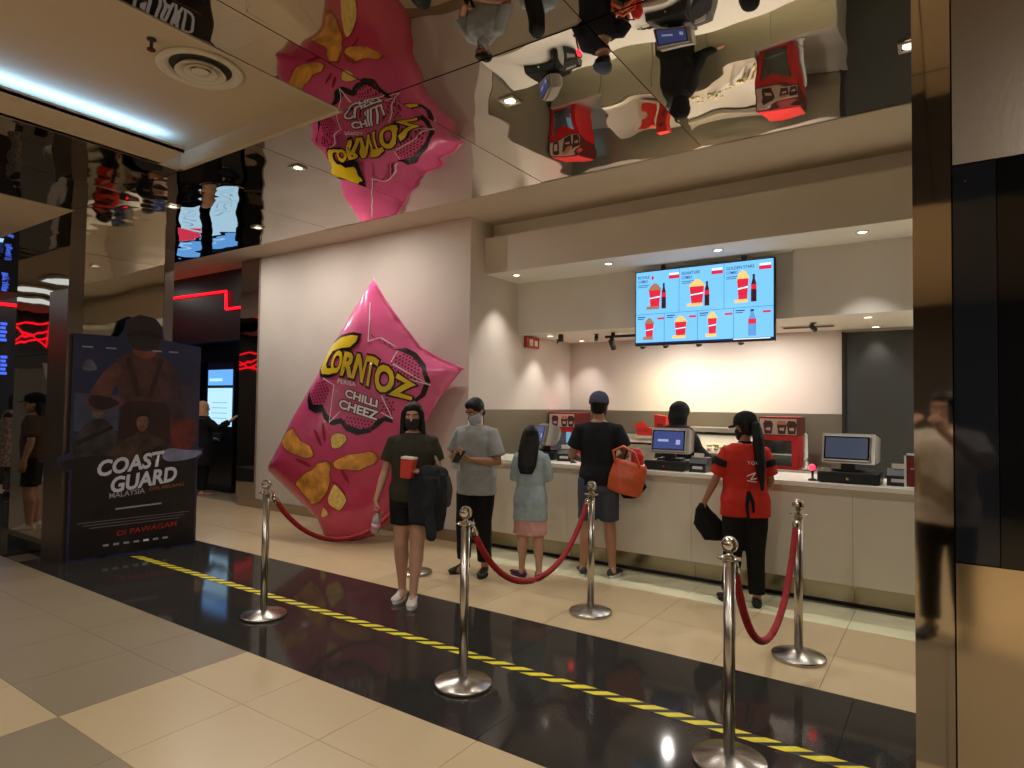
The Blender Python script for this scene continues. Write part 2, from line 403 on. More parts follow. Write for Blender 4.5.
# track with spot heads washing the kitchen back wall
TR_Y, TR_Z = 7.05, 2.385
tr = thing('lighting_track', 'black lighting track on the kitchen ceiling behind the menu screen', 'track', (-3.45, TR_Y, TR_Z))
box('rail', 0, 1.75, -0.018, 0.018, 0.0, 0.03, BLACK, tr)
for x in (0.1, 1.65): box('bracket', x-0.02, x+0.02, -0.015, 0.015, 0.03, 0.065, BLACK, tr)
for i, x in enumerate((-3.36, -2.98, -2.70, -2.31, -1.85)):
    lab = ['leftmost spot head hanging from the black track', 'spot head second from left under the menu screen', 'spot head in the middle under the menu screen', 'spot head second from right under the menu screen', 'rightmost spot head right below the menu screen edge'][i]
    h = thing('track_spotlight', lab, 'spotlight', (x, TR_Y, TR_Z), 0, 'track spot heads')
    box('adapter', -0.02, 0.02, -0.02, 0.02, -0.03, 0.0, BLACK, h)
    bm = lathe(bmesh.new(), [(0, 0.06), (0.03, 0.06), (0.034, 0.03), (0.034, -0.07), (0.028, -0.07), (0.026, -0.06), (0, -0.06)], 20)
    bmesh.ops.rotate(bm, verts=bm.verts[:], cent=(0, 0, 0), matrix=Matrix.Rotation(math.radians(42), 3, 'X'))
    bmesh.ops.translate(bm, verts=bm.verts[:], vec=(0, 0, -0.075))
    hd = meshobj('head', bm, BLACK, h, True)
    box('yoke', -0.006, 0.006, -0.006, 0.006, -0.06, -0.02, BLACK, h)
    spot('lamp', (0, 0.06, -0.13), W_TRACK if i in (1, 2, 3) else W_TRACK*0.4, YELLOW, 76, 0.9, 0.03, (math.radians(52), 0, 0), h)
# yellow accent on the side wall
h = thing('track_spotlight', 'small spot on the ceiling aimed at the side wall left of the kitchen', 'spotlight', (-4.02, 6.95, 2.45), 0, 'track spot heads')
bm = lathe(bmesh.new(), [(0, 0.0), (0.03, 0.0), (0.034, -0.03), (0.034, -0.09), (0, -0.09)], 20); meshobj('head', bm, BLACK, h, True)
spot('lamp', (-0.06, 0, -0.1), 26, YELLOW, 46, 0.8, 0.03, (0, math.radians(-30), 0), h)
# round air diffuser and sprinkler in the plain bay
d = thing('air_diffuser', 'round ringed white air diffuser in the plain ceiling bay', 'air vent', (-3.22, 1.78, 3.30))
bm = bmesh.new(); lathe(bm, [(0.205, 0), (0.21, -0.012), (0.19, -0.022), (0.155, -0.008), (0.15, 0.0)], 48); meshobj('outer_ring', bm, WHITEP, d, True)
meshobj('throat', lathe(bmesh.new(), [(0, -0.002), (0.15, -0.002), (0.15, 0.0), (0, 0)], 40), M('diffuser_dark', (60, 54, 48), 0.7), d)
for r in (0.115, 0.075): meshobj('cone_ring', lathe(bmesh.new(), [(r-0.028, -0.004), (r, -0.03), (r+0.008, -0.03), (r-0.016, -0.002)], 40), WHITEP, d, True)
meshobj('centre_disc', lathe(bmesh.new(), [(0, -0.03), (0.04, -0.03), (0.045, -0.022), (0.02, -0.002), (0, -0.002)], 32), WHITEP, d, True)
s = thing('sprinkler', 'small dark sprinkler head beside the round air diffuser', 'sprinkler', (-3.16, 1.50, 3.30))
meshobj('stem', lathe(bmesh.new(), [(0, 0), (0.022, 0), (0.022, -0.006), (0.008, -0.01), (0.008, -0.05), (0, -0.05)], 14), BLACK, s, True)
meshobj('deflector', lathe(bmesh.new(), [(0, -0.05), (0.02, -0.05), (0.02, -0.055), (0, -0.055)], 14), M('brass_red', (120, 40, 30), 0.4, 0.6), s)
# kitchen ceiling fittings
v = thing('air_grille', 'long slim ceiling air grille right of the menu screen', 'air vent', (-1.24, 7.45, 2.45))
bm = bmesh.new(); bx(bm, -0.27, 0.27, -0.08, 0.08, -0.012, 0.0); meshobj('frame', bm, WHITEP, v)
for k in range(4): box('slat', -0.25, 0.25, -0.065+k*0.035, -0.045+k*0.035, -0.018, -0.012, M('grille_dark', (70, 64, 58), 0.6), v)
def cctv(loc, lab, rz):
    c = thing('security_camera', lab, 'camera', loc, rz)
    meshobj('mount', lathe(bmesh.new(), [(0, 0), (0.03, 0), (0.03, -0.01), (0.008, -0.014), (0.008, -0.04), (0, -0.04)], 14), BLACK, c)
    bm = lathe(bmesh.new(), [(0, 0.05), (0.024, 0.05), (0.026, -0.04), (0, -0.04)], 14); bmesh.ops.rotate(bm, verts=bm.verts[:], cent=(0, 0, 0), matrix=Matrix.Rotation(math.radians(70), 3, 'X')); bmesh.ops.translate(bm, verts=bm.verts[:], vec=(0, 0, -0.055)); meshobj('body', bm, BLACK, c, True)
cctv((-3.6, 7.1, 2.45), 'small black security camera left of the menu screen', 0.5); cctv((-1.15, 7.2, 2.45), 'small black security camera by the air grille', -0.3)
s = thing('sprinkler', 'small sprinkler head on the kitchen ceiling by the side wall', 'sprinkler', (-4.36, 7.45, 2.45))
meshobj('stem', lathe(bmesh.new(), [(0, 0), (0.02, 0), (0.008, -0.01), (0.008, -0.05), (0.02, -0.052), (0, -0.056)], 14), BLACK, s, True)
ab = thing('alarm_box', 'red fire alarm sign box high on the side wall', 'alarm', (X_SIDE, 6.93, 2.36))
box('case', 0, 0.05, -0.15, 0.15, -0.07, 0.07, M('alarm_red', (168, 28, 30), 0.4), ab, 0.008)
box('pictogram', 0.05, 0.053, -0.09, -0.01, -0.045, 0.04, M('sign_white', (235, 225, 215), 0.5), ab); box('pictogram', 0.05, 0.053, 0.03, 0.10, -0.04, 0.03, MATS['sign_white'], ab)

# ================================================================ poster column on the left
col = struct(link(bpy.data.objects.new('wall_column', None))); col.location = (-6.97, 2.62, 0)
box('core', -1.28, -0.012, 0.012, 1.0, 0.0, Z_MIRROR, BLACKM, col)
box('plinth', -1.28, 0.0, -0.002, 1.0, 0.0, 0.17, BLACKG, col)
TRIMD = M('bronze_trim', (112, 100, 90), 0.3, 0.9)
box('corner_trim', -0.42, 0.002, -0.004, 0.012, 0.0, 2.62, TRIMD, col); box('corner_trim', -0.002, 0.006, 0.0, 0.13, 0.0, Z_MIRROR, TRIMD, col); box('corner_trim', -0.002, 0.006, 0.9, 1.0, 0.0, Z_MIRROR, TRIMD, col)
box('mirror_panel', -1.28, -0.42, 0.0, 0.012, 0.17, 2.0, COLMIRROR, col); box('mirror_panel', -1.28, -0.42, 0.0, 0.012, 2.004, Z_MIRROR, COLMIRROR, col); box('mirror_panel', -0.42, 0.0, 0.0, 0.012, 2.62, Z_MIRROR, COLMIRROR, col)
box('mirror_panel', -0.012, 0.0, 0.13, 0.9, 0.0, 2.30, COLMIRROR, col); box('mirror_panel', -0.012, 0.0, 0.13, 0.9, 2.304, Z_MIRROR, COLMIRROR, col)
box('column_back', -1.28, 0.0, 0.99, 1.0, 0.0, Z_MIRROR, COLMIRROR, col)

# ---- film poster standee
pw, ph = 1.174, 2.19
st = thing('poster_standee', 'tall dark film poster standee leaning before the mirrored column', 'poster', (-6.92, 2.66, 0), math.atan2(1.16, 0.18))
PF = lambda a, b, h: (a, -h, b)
outl = [(0, 0), (pw, 0), (pw, 0.92), (pw+0.05, 0.97), (pw+0.05, 1.03), (pw, 1.06), (pw, ph-0.05), (0.80, ph), (0.78, ph+0.13), (0.70, ph+0.22), (0.56, ph+0.24), (0.45, ph+0.18), (0.42, ph+0.06), (0.38, ph), (0, ph+0.0), (0, 1.05), (-0.10, 1.0), (-0.08, 0.9), (0, 0.86)]
board = plate('board', outl, -0.03, 0.0, PF, M('poster_navy', (36, 42, 74), 0.35, var=0.3, vscale=1.8), st)
def pdec(name, poly, col, h=0.002, var=0.0):
    k = 'poster_%d_%d_%d' % col
    return plate(name, poly, 0.0, h, PF, M(k, col, 0.35, var=var, vscale=7), board)
def smooth(poly, it=2):
    for _ in range(it):
        o = []
        for a_, b_ in zip(poly, poly[1:]+poly[:1]): o += [(a_[0]*0.75+b_[0]*0.25, a_[1]*0.75+b_[1]*0.25), (a_[0]*0.25+b_[0]*0.75, a_[1]*0.25+b_[1]*0.75)]
        poly = o
    return poly
pdec('print_sea', [(0.02, 0.02), (pw-0.02, 0.02), (pw-0.02, 0.95), (0.02, 0.95)], (24, 18, 19), 0.001, 0.4)
pdec('print_horizon', [(0.02, 1.25), (0.40, 1.25), (0.40, 1.60), (0.02, 1.62)], (62, 68, 92), 0.0008, 0.3); pdec('print_horizon', [(0.86, 1.25), (pw-0.02, 1.25), (pw-0.02, 1.72), (0.92, 1.72)], (52, 50, 70), 0.0008, 0.3)
pdec('print_smoke', smooth([(0.02, 0.95), (0.42, 0.95), (0.40, 1.12), (0.24, 1.20), (0.10, 1.16), (0.02, 1.22)], 1), (62, 40, 36), 0.0011, 0.7)
pdec('print_rifleman', smooth([(0.05, 0.98), (0.05, 1.20), (0.11, 1.32), (0.19, 1.37), (0.25, 1.37), (0.33, 1.33), (0.39, 1.20), (0.38, 0.98)], 1), (52, 48, 50), 0.0014, 0.7)
pdec('print_rifleman_head', smooth([(0.18, 1.37), (0.17, 1.44), (0.19, 1.49), (0.25, 1.49), (0.27, 1.44), (0.26, 1.37)], 2), (98, 82, 78), 0.0016, 0.5)
pdec('print_rifle', [(0.03, 1.14), (0.06, 1.11), (0.36, 1.27), (0.34, 1.30)], (20, 18, 22), 0.0018)
pdec('print_glow', smooth([(0.80, 1.02), (pw-0.02, 1.03), (pw-0.02, 1.38), (1.0, 1.36), (0.86, 1.40)]), (96, 38, 32), 0.0013, 0.5)
pdec('print_figure', smooth([(0.42, 1.48), (0.37, 1.72), (0.32, 1.92), (0.43, 2.01), (0.55, 2.06), (0.70, 2.06), (0.82, 2.0), (0.91, 1.90), (0.89, 1.70), (0.87, 1.48)], 1), (72, 45, 46), 0.0018, 0.45)
pdec('print_arm', smooth([(0.36, 1.96), (0.25, 1.82), (0.14, 1.62), (0.11, 1.50), (0.18, 1.42), (0.34, 1.46), (0.45, 1.51), (0.44, 1.58), (0.31, 1.57), (0.37, 1.72), (0.42, 1.86)], 1), (92, 58, 54), 0.0020, 0.4)
pdec('print_arm', smooth([(0.84, 1.99), (0.94, 1.85), (1.00, 1.64), (1.05, 1.42), (1.0, 1.33), (0.90, 1.35), (0.85, 1.45), (0.90, 1.52), (0.88, 1.70)], 1), (58, 38, 44), 0.0020, 0.4)
pdec('print_collar', smooth([(0.50, 2.03), (0.62, 1.97), (0.74, 2.03), (0.72, 2.12), (0.53, 2.12)], 1), (108, 64, 50), 0.0022, 0.4)
pdec('print_strap', [(0.44, 1.98), (0.49, 2.0), (0.60, 1.60), (0.55, 1.58)], (44, 28, 30), 0.0021); pdec('print_strap', [(0.76, 2.0), (0.80, 1.98), (0.70, 1.58), (0.66, 1.60)], (44, 28, 30), 0.0021)
pdec('print_trousers', smooth([(0.38, 1.02), (0.41, 1.35), (0.42, 1.53), (0.64, 1.55), (0.87, 1.52), (0.88, 1.35), (0.90, 1.02)], 1), (46, 27, 28), 0.0024, 0.3)
pdec('print_forearm', smooth([(0.14, 1.50), (0.13, 1.58), (0.20, 1.61), (0.40, 1.55), (0.40, 1.50), (0.24, 1.44)], 3), (40, 24, 34), 0.0025, 0.3)
pdec('print_head', smooth([(0.52, 2.06), (0.46, 2.14), (0.44, 2.28), (0.51, 2.40), (0.62, 2.425), (0.73, 2.40), (0.785, 2.28), (0.77, 2.14), (0.71, 2.06)], 3), (42, 34, 36), 0.0026, 0.4)
pdec('print_helmet_band', smooth([(0.45, 2.24), (0.62, 2.28), (0.78, 2.24), (0.78, 2.19), (0.62, 2.22), (0.45, 2.19)], 2), (24, 18, 20), 0.0028, 0.3)
pdec('print_soldier', smooth([(0.32, 0.92), (0.36, 1.06), (0.45, 1.16), (0.56, 1.20), (0.58, 1.25), (0.66, 1.25), (0.68, 1.20), (0.80, 1.16), (0.88, 1.06), (0.92, 0.93)], 2), (64, 48, 40), 0.0032, 0.6)
pdec('print_face', smooth([(0.575, 1.26), (0.56, 1.33), (0.575, 1.40), (0.66, 1.40), (0.675, 1.33), (0.655, 1.26), (0.615, 1.225)], 2), (116, 80, 64), 0.0036, 0.4)
pdec('print_hair', smooth([(0.548, 1.36), (0.555, 1.44), (0.62, 1.465), (0.68, 1.44), (0.69, 1.36), (0.665, 1.385), (0.62, 1.395), (0.575, 1.38)], 1), (26, 18, 16), 0.0040, 0.2)
for x in (0.592, 0.642): pdec('print_eye', [(x-0.014, 1.338), (x+0.014, 1.338), (x+0.014, 1.346), (x-0.014, 1.346)], (40, 24, 20), 0.0040)
pdec('print_mouth', [(0.60, 1.278), (0.64, 1.278), (0.64, 1.285), (0.60, 1.285)], (60, 34, 30), 0.0040)
pdec('print_gun', smooth([(0.60, 1.02), (0.84, 1.10), (0.84, 1.06), (0.64, 0.97)], 1), (24, 20, 22), 0.0038, 0.2)
pdec('print_boat', smooth([(0.80, 1.02), (0.90, 1.06), (1.0, 1.03), (1.21, 1.02), (1.21, 0.98), (1.12, 0.93), (0.84, 0.90)], 2), (120, 124, 152), 0.0034, 0.3)
pdec('print_deck', smooth([(-0.09, 0.98), (0.34, 1.02), (0.40, 0.93), (0.02, 0.88), (-0.07, 0.9)], 1), (26, 20, 22), 0.0034, 0.3)
for x, z in ((0.13, 1.90),): pdec('print_figure_small', smooth([(x, z-.07), (x-.07, z-0.05), (x-.03, z+.03), (x, z+.06), (x+.04, z+.03), (x+.08, z-0.05)], 2), (96, 98, 116), 0.003, 0.6)
PW = M('poster_white', (196, 196, 206), 0.4); PR = M('poster_red', (150, 34, 40), 0.4); PG = M('poster_grey', (150, 146, 150), 0.4); PO = M('poster_orange', (150, 92, 50), 0.4)
def ptext(t, x, z, w, h, m, sh=0.0, off=0.0, rot=0.0):
    def f(a, b, hh):
        a2, b2 = a*math.cos(rot)-b*math.sin(rot), a*math.sin(rot)+b*math.cos(rot)
        return (x+a2, -0.0045, z+b2)
    return text_flat('lettering', t, w, h, f, m, board, sh, off)
ptext('COAST', 0.24, 0.795, 0.62, 0.16, PW, 0.25, 0.035, 0.13)
ptext('GUARD', 0.36, 0.625, 0.62, 0.16, PW, 0.25, 0.035, 0.13)
ptext('MALAYSIA', 0.34, 0.575, 0.32, 0.055, PG, 0.1, 0.01, 0.09); ptext('OPS HELANG', 0.70, 0.62, 0.34, 0.035, PO, 0.1, 0.0, 0.09)
pdec('print_line', [(0.40, 0.46), (0.82, 0.475), (0.82, 0.49), (0.40, 0.475)], (150, 146, 150), 0.003)
ptext('DI PAWAGAM', 0.42, 0.195, 0.56, 0.055, PR, 0.1, 0.01, 0.06)
for k in range(3): pdec('print_credits', [(0.08+0.05*(2-k), 0.30+0.028*k), (1.10-0.05*(2-k), 0.31+0.028*k), (1.10-0.05*(2-k), 0.315+0.028*k), (0.08+0.05*(2-k), 0.307+0.028*k)], (110, 104, 108), 0.003)
for k in range(7): pdec('print_mark', [(0.30+k*0.09, 0.11), (0.35+k*0.09, 0.11), (0.35+k*0.09, 0.13), (0.30+k*0.09, 0.13)], (150, 146, 150) if k != 4 else (226, 226, 232), 0.003)
for k in range(4): pdec('print_names', [(0.07+(0.2 if k > 0 else 0)+(0.42 if k > 1 else 0)+(0.16 if k > 2 else 0), 2.06), (0.16+(0.2 if k > 0 else 0)+(0.42 if k > 1 else 0)+(0.16 if k > 2 else 0), 2.06), (0.16+(0.2 if k > 0 else 0)+(0.42 if k > 1 else 0)+(0.16 if k > 2 else 0), 2.075), (0.07+(0.2 if k > 0 else 0)+(0.42 if k > 1 else 0)+(0.16 if k > 2 else 0), 2.075)], (150, 146, 150), 0.003)
box('foot', 0.25, 0.33, 0.0, 0.10, 0.0, 0.02, BLACK, st); box('foot', 0.85, 0.93, 0.0, 0.10, 0.0, 0.02, BLACK, st)

# ================================================================ inflatable snack bag
bag = thing('inflatable_bag', 'giant pink inflatable snack bag leaning against the white wall', 'inflatable', (-5.72, 4.86, 0.0))
bag.rotation_euler = (-math.radians(6), 0, math.radians(20))
OUT = [(0.249, 3.032), (0.40, 2.80), (0.641, 2.499), (0.893, 2.209), (1.15, 2.07), (1.42, 1.96), (1.28, 1.78), (1.155, 1.627), (1.03, 1.38), (0.93, 1.12), (0.84, 0.80), (0.76, 0.50), (0.64, 0.24), (0.48, 0.08), (0.26, 0.015), (0.05, 0.0), (-0.14, 0.055), (-0.23, 0.215), (-0.42, 0.37), (-0.652, 0.54), (-0.935, 0.754), (-0.915, 0.843), (-0.79, 1.09), (-0.679, 1.338), (-0.50, 1.66), (-0.336, 1.971), (-0.20, 2.24), (-0.08, 2.468), (0.06, 2.71), (0.179, 2.919)]
def densify(p, step):
    o = []
    for a, b in zip(p, p[1:]+p[:1]):
        n = max(1, int(math.dist(a, b)/step)); o += [(a[0]+(b[0]-a[0])*i/n, a[1]+(b[1]-a[1])*i/n) for i in range(n)]
    return o
def inside(x, y, p):
    r = False
    for (x0, y0), (x1, y1) in zip(p, p[1:]+p[:1]):
        if (y0 > y) != (y1 > y) and x < (x1-x0)*(y-y0)/(y1-y0)+x0: r = not r
    return r
OUTV = [(Vector(a), Vector(b)) for a, b in zip(OUT, OUT[1:]+OUT[:1])]
def pdist(x, y):
    p = Vector((x, y)); best = 9
    for a, b in OUTV:
        ab_ = b-a; t = max(0, min(1, (p-a).dot(ab_)/ab_.length_squared)); d_ = (p-a-ab_*t).length
        if d_ < best: best = d_
    return best
def bulge(x, y):
    d_ = max(0, pdist(x, y)-0.025); q = min(1, d_/0.52)
    t = 0.30*math.sqrt(max(0, 1-(1-q)**2))*(0.8+0.2*min(1, y/1.2))
    cre = noise.noise(Vector((x*3.1, y*3.1, 0.3)))*0.5 + math.sin((x*0.72-y*0.69)*38)*0.35*max(0, 1-d_/0.16)
    return t + cre*0.012*min(1, d_*8)
def fill(poly, step):
    pd = densify(poly, step); n = len(pd); pts = [Vector(p) for p in pd]
    xs_ = [p[0] for p in poly]; ys_ = [p[1] for p in poly]
    y = min(ys_)+step*0.5; row = 0
    while y < max(ys_):
        x = min(xs_)+(step*0.5 if row % 2 else 0)
        while x < max(xs_):
            if inside(x, y, poly) and min(math.dist((x, y), q) for q in pd) > step*0.45: pts.append(Vector((x, y)))
            x += step
        y += step*0.87; row += 1
    vv, ee, ff, *_ = geometry.delaunay_2d_cdt(pts, [(i, (i+1) % n) for i in range(n)], [list(range(n))], 1, 1e-5)
    return vv, ff
PINK = M('bag_film', (222, 62, 122), 0.28, coat=0.4, bump=0.35, bscale=3.2, bdist=0.05)
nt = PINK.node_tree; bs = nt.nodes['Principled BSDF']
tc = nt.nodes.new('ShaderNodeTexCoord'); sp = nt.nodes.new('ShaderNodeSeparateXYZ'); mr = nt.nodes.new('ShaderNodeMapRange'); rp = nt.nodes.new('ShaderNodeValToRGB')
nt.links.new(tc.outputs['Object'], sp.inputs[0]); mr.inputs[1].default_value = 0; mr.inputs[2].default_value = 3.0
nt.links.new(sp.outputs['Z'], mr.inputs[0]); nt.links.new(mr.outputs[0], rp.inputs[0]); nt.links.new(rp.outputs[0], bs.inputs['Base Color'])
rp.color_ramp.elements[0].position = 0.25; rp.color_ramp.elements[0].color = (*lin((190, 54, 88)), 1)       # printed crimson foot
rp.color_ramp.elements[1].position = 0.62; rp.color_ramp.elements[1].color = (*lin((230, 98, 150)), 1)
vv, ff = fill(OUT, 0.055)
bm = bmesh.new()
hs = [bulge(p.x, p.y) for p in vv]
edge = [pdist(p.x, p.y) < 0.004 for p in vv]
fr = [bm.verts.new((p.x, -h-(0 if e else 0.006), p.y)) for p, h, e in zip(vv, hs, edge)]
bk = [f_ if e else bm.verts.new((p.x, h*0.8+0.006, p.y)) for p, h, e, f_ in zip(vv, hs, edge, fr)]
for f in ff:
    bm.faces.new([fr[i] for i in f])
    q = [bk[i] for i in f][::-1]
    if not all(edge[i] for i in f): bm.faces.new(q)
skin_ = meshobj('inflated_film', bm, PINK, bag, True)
def decal(name, poly, mat, lift, step=0.05):
    vv, ff = fill(poly, step); bm = bmesh.new()
    vs = [bm.verts.new((p.x, -bulge(p.x, p.y)-0.006-lift, p.y)) for p in vv]
    for f in ff: bm.faces.new([vs[i] for i in f])
    return meshobj(name, bm, mat, skin_, True)
def lerpline(pts, s):
    s = max(0, min(0.9999, s))*(len(pts)-1); i = int(s); t = s-i
    return Vector(pts[i])*(1-t)+Vector(pts[i+1])*t
def bag_text(body, base, top, mat, lift, offset=0.0, shear=0.0, pad=0.0, ref=None):
    me = text_mesh(body, 1.0, offset, shear, 0.98)
    bm = bmesh.new(); bm.from_mesh(me); bpy.data.meshes.remove(me)
    bmesh.ops.triangulate(bm, faces=bm.faces[:])
    for _ in range(3):
        es = [e for e in bm.edges if e.calc_length() > 0.12]
        if not es: break
        bmesh.ops.subdivide_edges(bm, edges=es, cuts=1); bmesh.ops.triangulate(bm, faces=bm.faces[:])
    xs_ = [v.co.x for v in bm.verts]; ys_ = [v.co.y for v in bm.verts]
    bb = ref or (min(xs_), max(xs_), min(ys_), max(ys_))
    for v in bm.verts:
        s = (v.co.x-bb[0])/(bb[1]-bb[0]); t = (v.co.y-bb[2])/(bb[3]-bb[2])
        a_ = lerpline(base, s); b_ = lerpline(top, s)
        if s < 0: a_ = a_+(Vector(base[1])-Vector(base[0]))*(s*(len(base)-1)); b_ = b_+(Vector(top[1])-Vector(top[0]))*(s*(len(top)-1))
        if s > 1: a_ = a_+(Vector(base[-1])-Vector(base[-2]))*((s-1)*(len(base)-1)); b_ = b_+(Vector(top[-1])-Vector(top[-2]))*((s-1)*(len(top)-1))
        p = a_+(b_-a_)*t
        v.co = (p.x, -bulge(p.x, p.y)-0.006-lift, p.y)
    o = meshobj('lettering', bm, mat, skin_)
    return o, bb
BK = M('bag_black', (22, 12, 18), 0.35); BY = M('bag_yellow', (246, 200, 40), 0.32, var=0.25, vscale=2.2); BW = M('bag_white', (244, 232, 236), 0.35); BP = M('bag_hotpink', (206, 40, 100), 0.3); BL = M('bag_lightpink', (240, 120, 170), 0.3)
CHIP = M('bag_chip', (214, 146, 62), 0.4, var=0.5, vscale=7); CHIPD = M('bag_chip_shade', (150, 62, 40), 0.4)
def shrink(poly, f):
    cx = sum(p[0] for p in poly)/len(poly); cy = sum(p[1] for p in poly)/len(poly)
    return [(cx+(x-cx)*f, cy+(y-cy)*f) for x, y in poly]
def blob(cx, cy, rx, ry, rot=0, n=20): return [(cx+rx*math.cos(t)*math.cos(rot)-ry*math.sin(t)*math.sin(rot), cy+rx*math.cos(t)*math.sin(rot)+ry*math.sin(t)*math.cos(rot)) for t in [2*PI*i/n for i in range(n)]]
CTOP_ = [(0.718, 1.521), (0.602, 1.61), (0.311, 1.702), (0.004, 1.788), (-0.177, 1.805), (-0.37, 1.72)]
cloud = [(-0.356, 1.573), (-0.301, 1.462), (-0.196, 1.413), (-0.106, 1.423), (-0.065, 1.338), (0.034, 1.28), (0.137, 1.301), (0.215, 1.222), (0.351, 1.179), (0.489, 1.205), (0.589, 1.282), (0.651, 1.339), (0.739, 1.321)]+CTOP_
cloud_in = [(-0.318, 1.62), (-0.239, 1.51), (-0.106, 1.509), (-0.035, 1.405), (0.046, 1.34), (0.142, 1.365), (0.231, 1.288), (0.387, 1.245), (0.504, 1.275), (0.567, 1.347), (0.649, 1.39), (0.721, 1.393)]+CTOP_
BD = M('bag_dusky_pink', (214, 78, 128), 0.3, coat=0.3)
decal('print_cloud', cloud, BK, 0.004); decal('print_cloud_inner', cloud_in, BD, 0.007)
decal('print_burst', [(0.691, 2.142), (0.799, 2.174), (0.912, 2.121), (1.056, 1.976), (1.122, 1.797), (1.055, 1.633), (0.957, 1.549), (0.952, 1.592), (1.01, 1.647), (1.069, 1.793), (1.023, 1.933), (0.89, 2.066), (0.762, 2.127)], BK, 0.004)
DOT = M('bag_dot', (120, 20, 56), 0.35)
def dots(cx, cy, rx, ry, rot):
    bm = bmesh.new()
    for i in range(-9, 10):
        for j in range(-9, 10):
            x = i*0.042+(0.021 if j % 2 else 0); y = j*0.037
            if (x/rx)**2+(y/ry)**2 > 1: continue
            X = cx+x*math.cos(rot)-y*math.sin(rot); Y_ = cy+x*math.sin(rot)+y*math.cos(rot)
            vs = [bm.verts.new((a, -bulge(a, b)-0.0155, b)) for a, b in blob(X, Y_, 0.014, 0.014, 0, 6)]
            bm.faces.new(vs)
    o = meshobj('print_dots', bm, DOT, skin_); o['kind'] = 'stuff'
dots(0.85, 1.90, 0.16, 0.21, 0.6); dots(-0.17, 1.65, 0.15, 0.13, 0.1); dots(0.36, 1.31, 0.20, 0.06, -0.15); dots(0.68, 1.50, 0.07, 0.09, 0.1)
def ribbon(pts, w=0.012, mat=BW, lift=0.010):
    for (x0, y0), (x1, y1) in zip(pts, pts[1:]):
        L = math.dist((x0, y0), (x1, y1)); nx, ny = -(y1-y0)/L*w/2, (x1-x0)/L*w/2
        decal('print_line', [(x0+nx, y0+ny), (x1+nx*0.6, y1+ny*0.6), (x1-nx*0.6, y1-ny*0.6), (x0-nx, y0-ny)], mat, lift, 0.04)
for ln in ([(0.396, 2.219), (0.373, 2.482), (0.33, 2.70)], [(0.395, 2.229), (0.526, 2.274), (0.702, 2.173)], [(0.702, 1.972), (1.12, 1.751), (0.90, 1.802)], [(-0.151, 1.813), (0.024, 1.729), (0.0, 1.311), (0.125, 1.436)], [(0.612, 1.611), (0.739, 1.367), (0.591, 1.444)], [(0.681, 1.991), (0.727, 2.134)]): ribbon(ln)
for k in range(8):
    x, y = 0.42+k*0.033, 2.30-k*0.017; ribbon([(x, y), (x+0.05, y-0.035)], 0.010, BL if k % 2 else BK, 0.009)
TB = [(-0.076, 1.889), (0.089, 1.835), (0.294, 1.787), (0.454, 1.703), (0.659, 1.63), (0.943, 1.569)]; TT = [(-0.044, 2.139), (0.119, 2.117), (0.364, 2.072), (0.484, 2.054), (0.734, 1.894), (0.982, 1.743)]
_, bb = bag_text('ORNTOZ', TB, TT, BY, 0.017, 0.04); bag_text('ORNTOZ', TB, TT, BK, 0.012, 0.10, ref=bb)
CY = [(-0.25, 2.07), (-0.235, 1.93), (-0.18, 1.865), (-0.07, 1.85), (0.0, 1.865), (-0.03, 1.925), (-0.11, 1.925), (-0.145, 1.98), (-0.13, 2.06), (-0.08, 2.13), (0.05, 2.155), (0.18, 2.16), (0.255, 2.22), (0.275, 2.285), (0.19, 2.30), (0.02, 2.285), (-0.12, 2.225), (-0.20, 2.15)]
CB = [(-0.275, 2.06), (-0.262, 1.92), (-0.20, 1.83), (-0.07, 1.815), (0.02, 1.83), (0.03, 1.90), (-0.03, 1.955), (-0.10, 1.96), (-0.105, 2.05), (-0.06, 2.105), (0.05, 2.12), (0.20, 2.125), (0.285, 2.20), (0.315, 2.31), (0.20, 2.335), (0.01, 2.32), (-0.13, 2.255), (-0.225, 2.17)]
decal('lettering_c', CB, BK, 0.0115, 0.03); decal('lettering_c', CY, BY, 0.0165, 0.03)
bag_text('PERISA', [(0.066, 1.748), (0.30, 1.711)], [(0.07, 1.800), (0.296, 1.758)], BW, 0.013, 0.01)
q1, q2 = [(0.17, 1.597), (0.57, 1.48)], [(0.178, 1.69), (0.576, 1.566)]
_, bb = bag_text('CHILLI', q1, q2, BW, 0.016, 0.035); bag_text('CHILLI', q1, q2, BK, 0.013, 0.11, ref=bb)
q1, q2 = [(0.102, 1.473), (0.577, 1.342)], [(0.114, 1.575), (0.592, 1.441)]
_, bb = bag_text('CHEEZ', q1, q2, BW, 0.016, 0.035); bag_text('CHEEZ', q1, q2, BK, 0.013, 0.11, ref=bb)
def rough_poly(poly, amp, sd):
    p = densify(poly, 0.05); cx = sum(q[0] for q in p)/len(p); cy = sum(q[1] for q in p)/len(p); o = []
    for i, (x, y) in enumerate(p):
        xm = (p[i-1][0]+2*x+p[(i+1) % len(p)][0])/4; ym = (p[i-1][1]+2*y+p[(i+1) % len(p)][1])/4
        k = 1+amp*noise.noise(Vector((x*9, y*9, sd))); o.append((cx+(xm-cx)*k, cy+(ym-cy)*k))
    return o
CHIPY = M('bag_chip_pale', (226, 190, 104), 0.4, var=0.2, vscale=30)
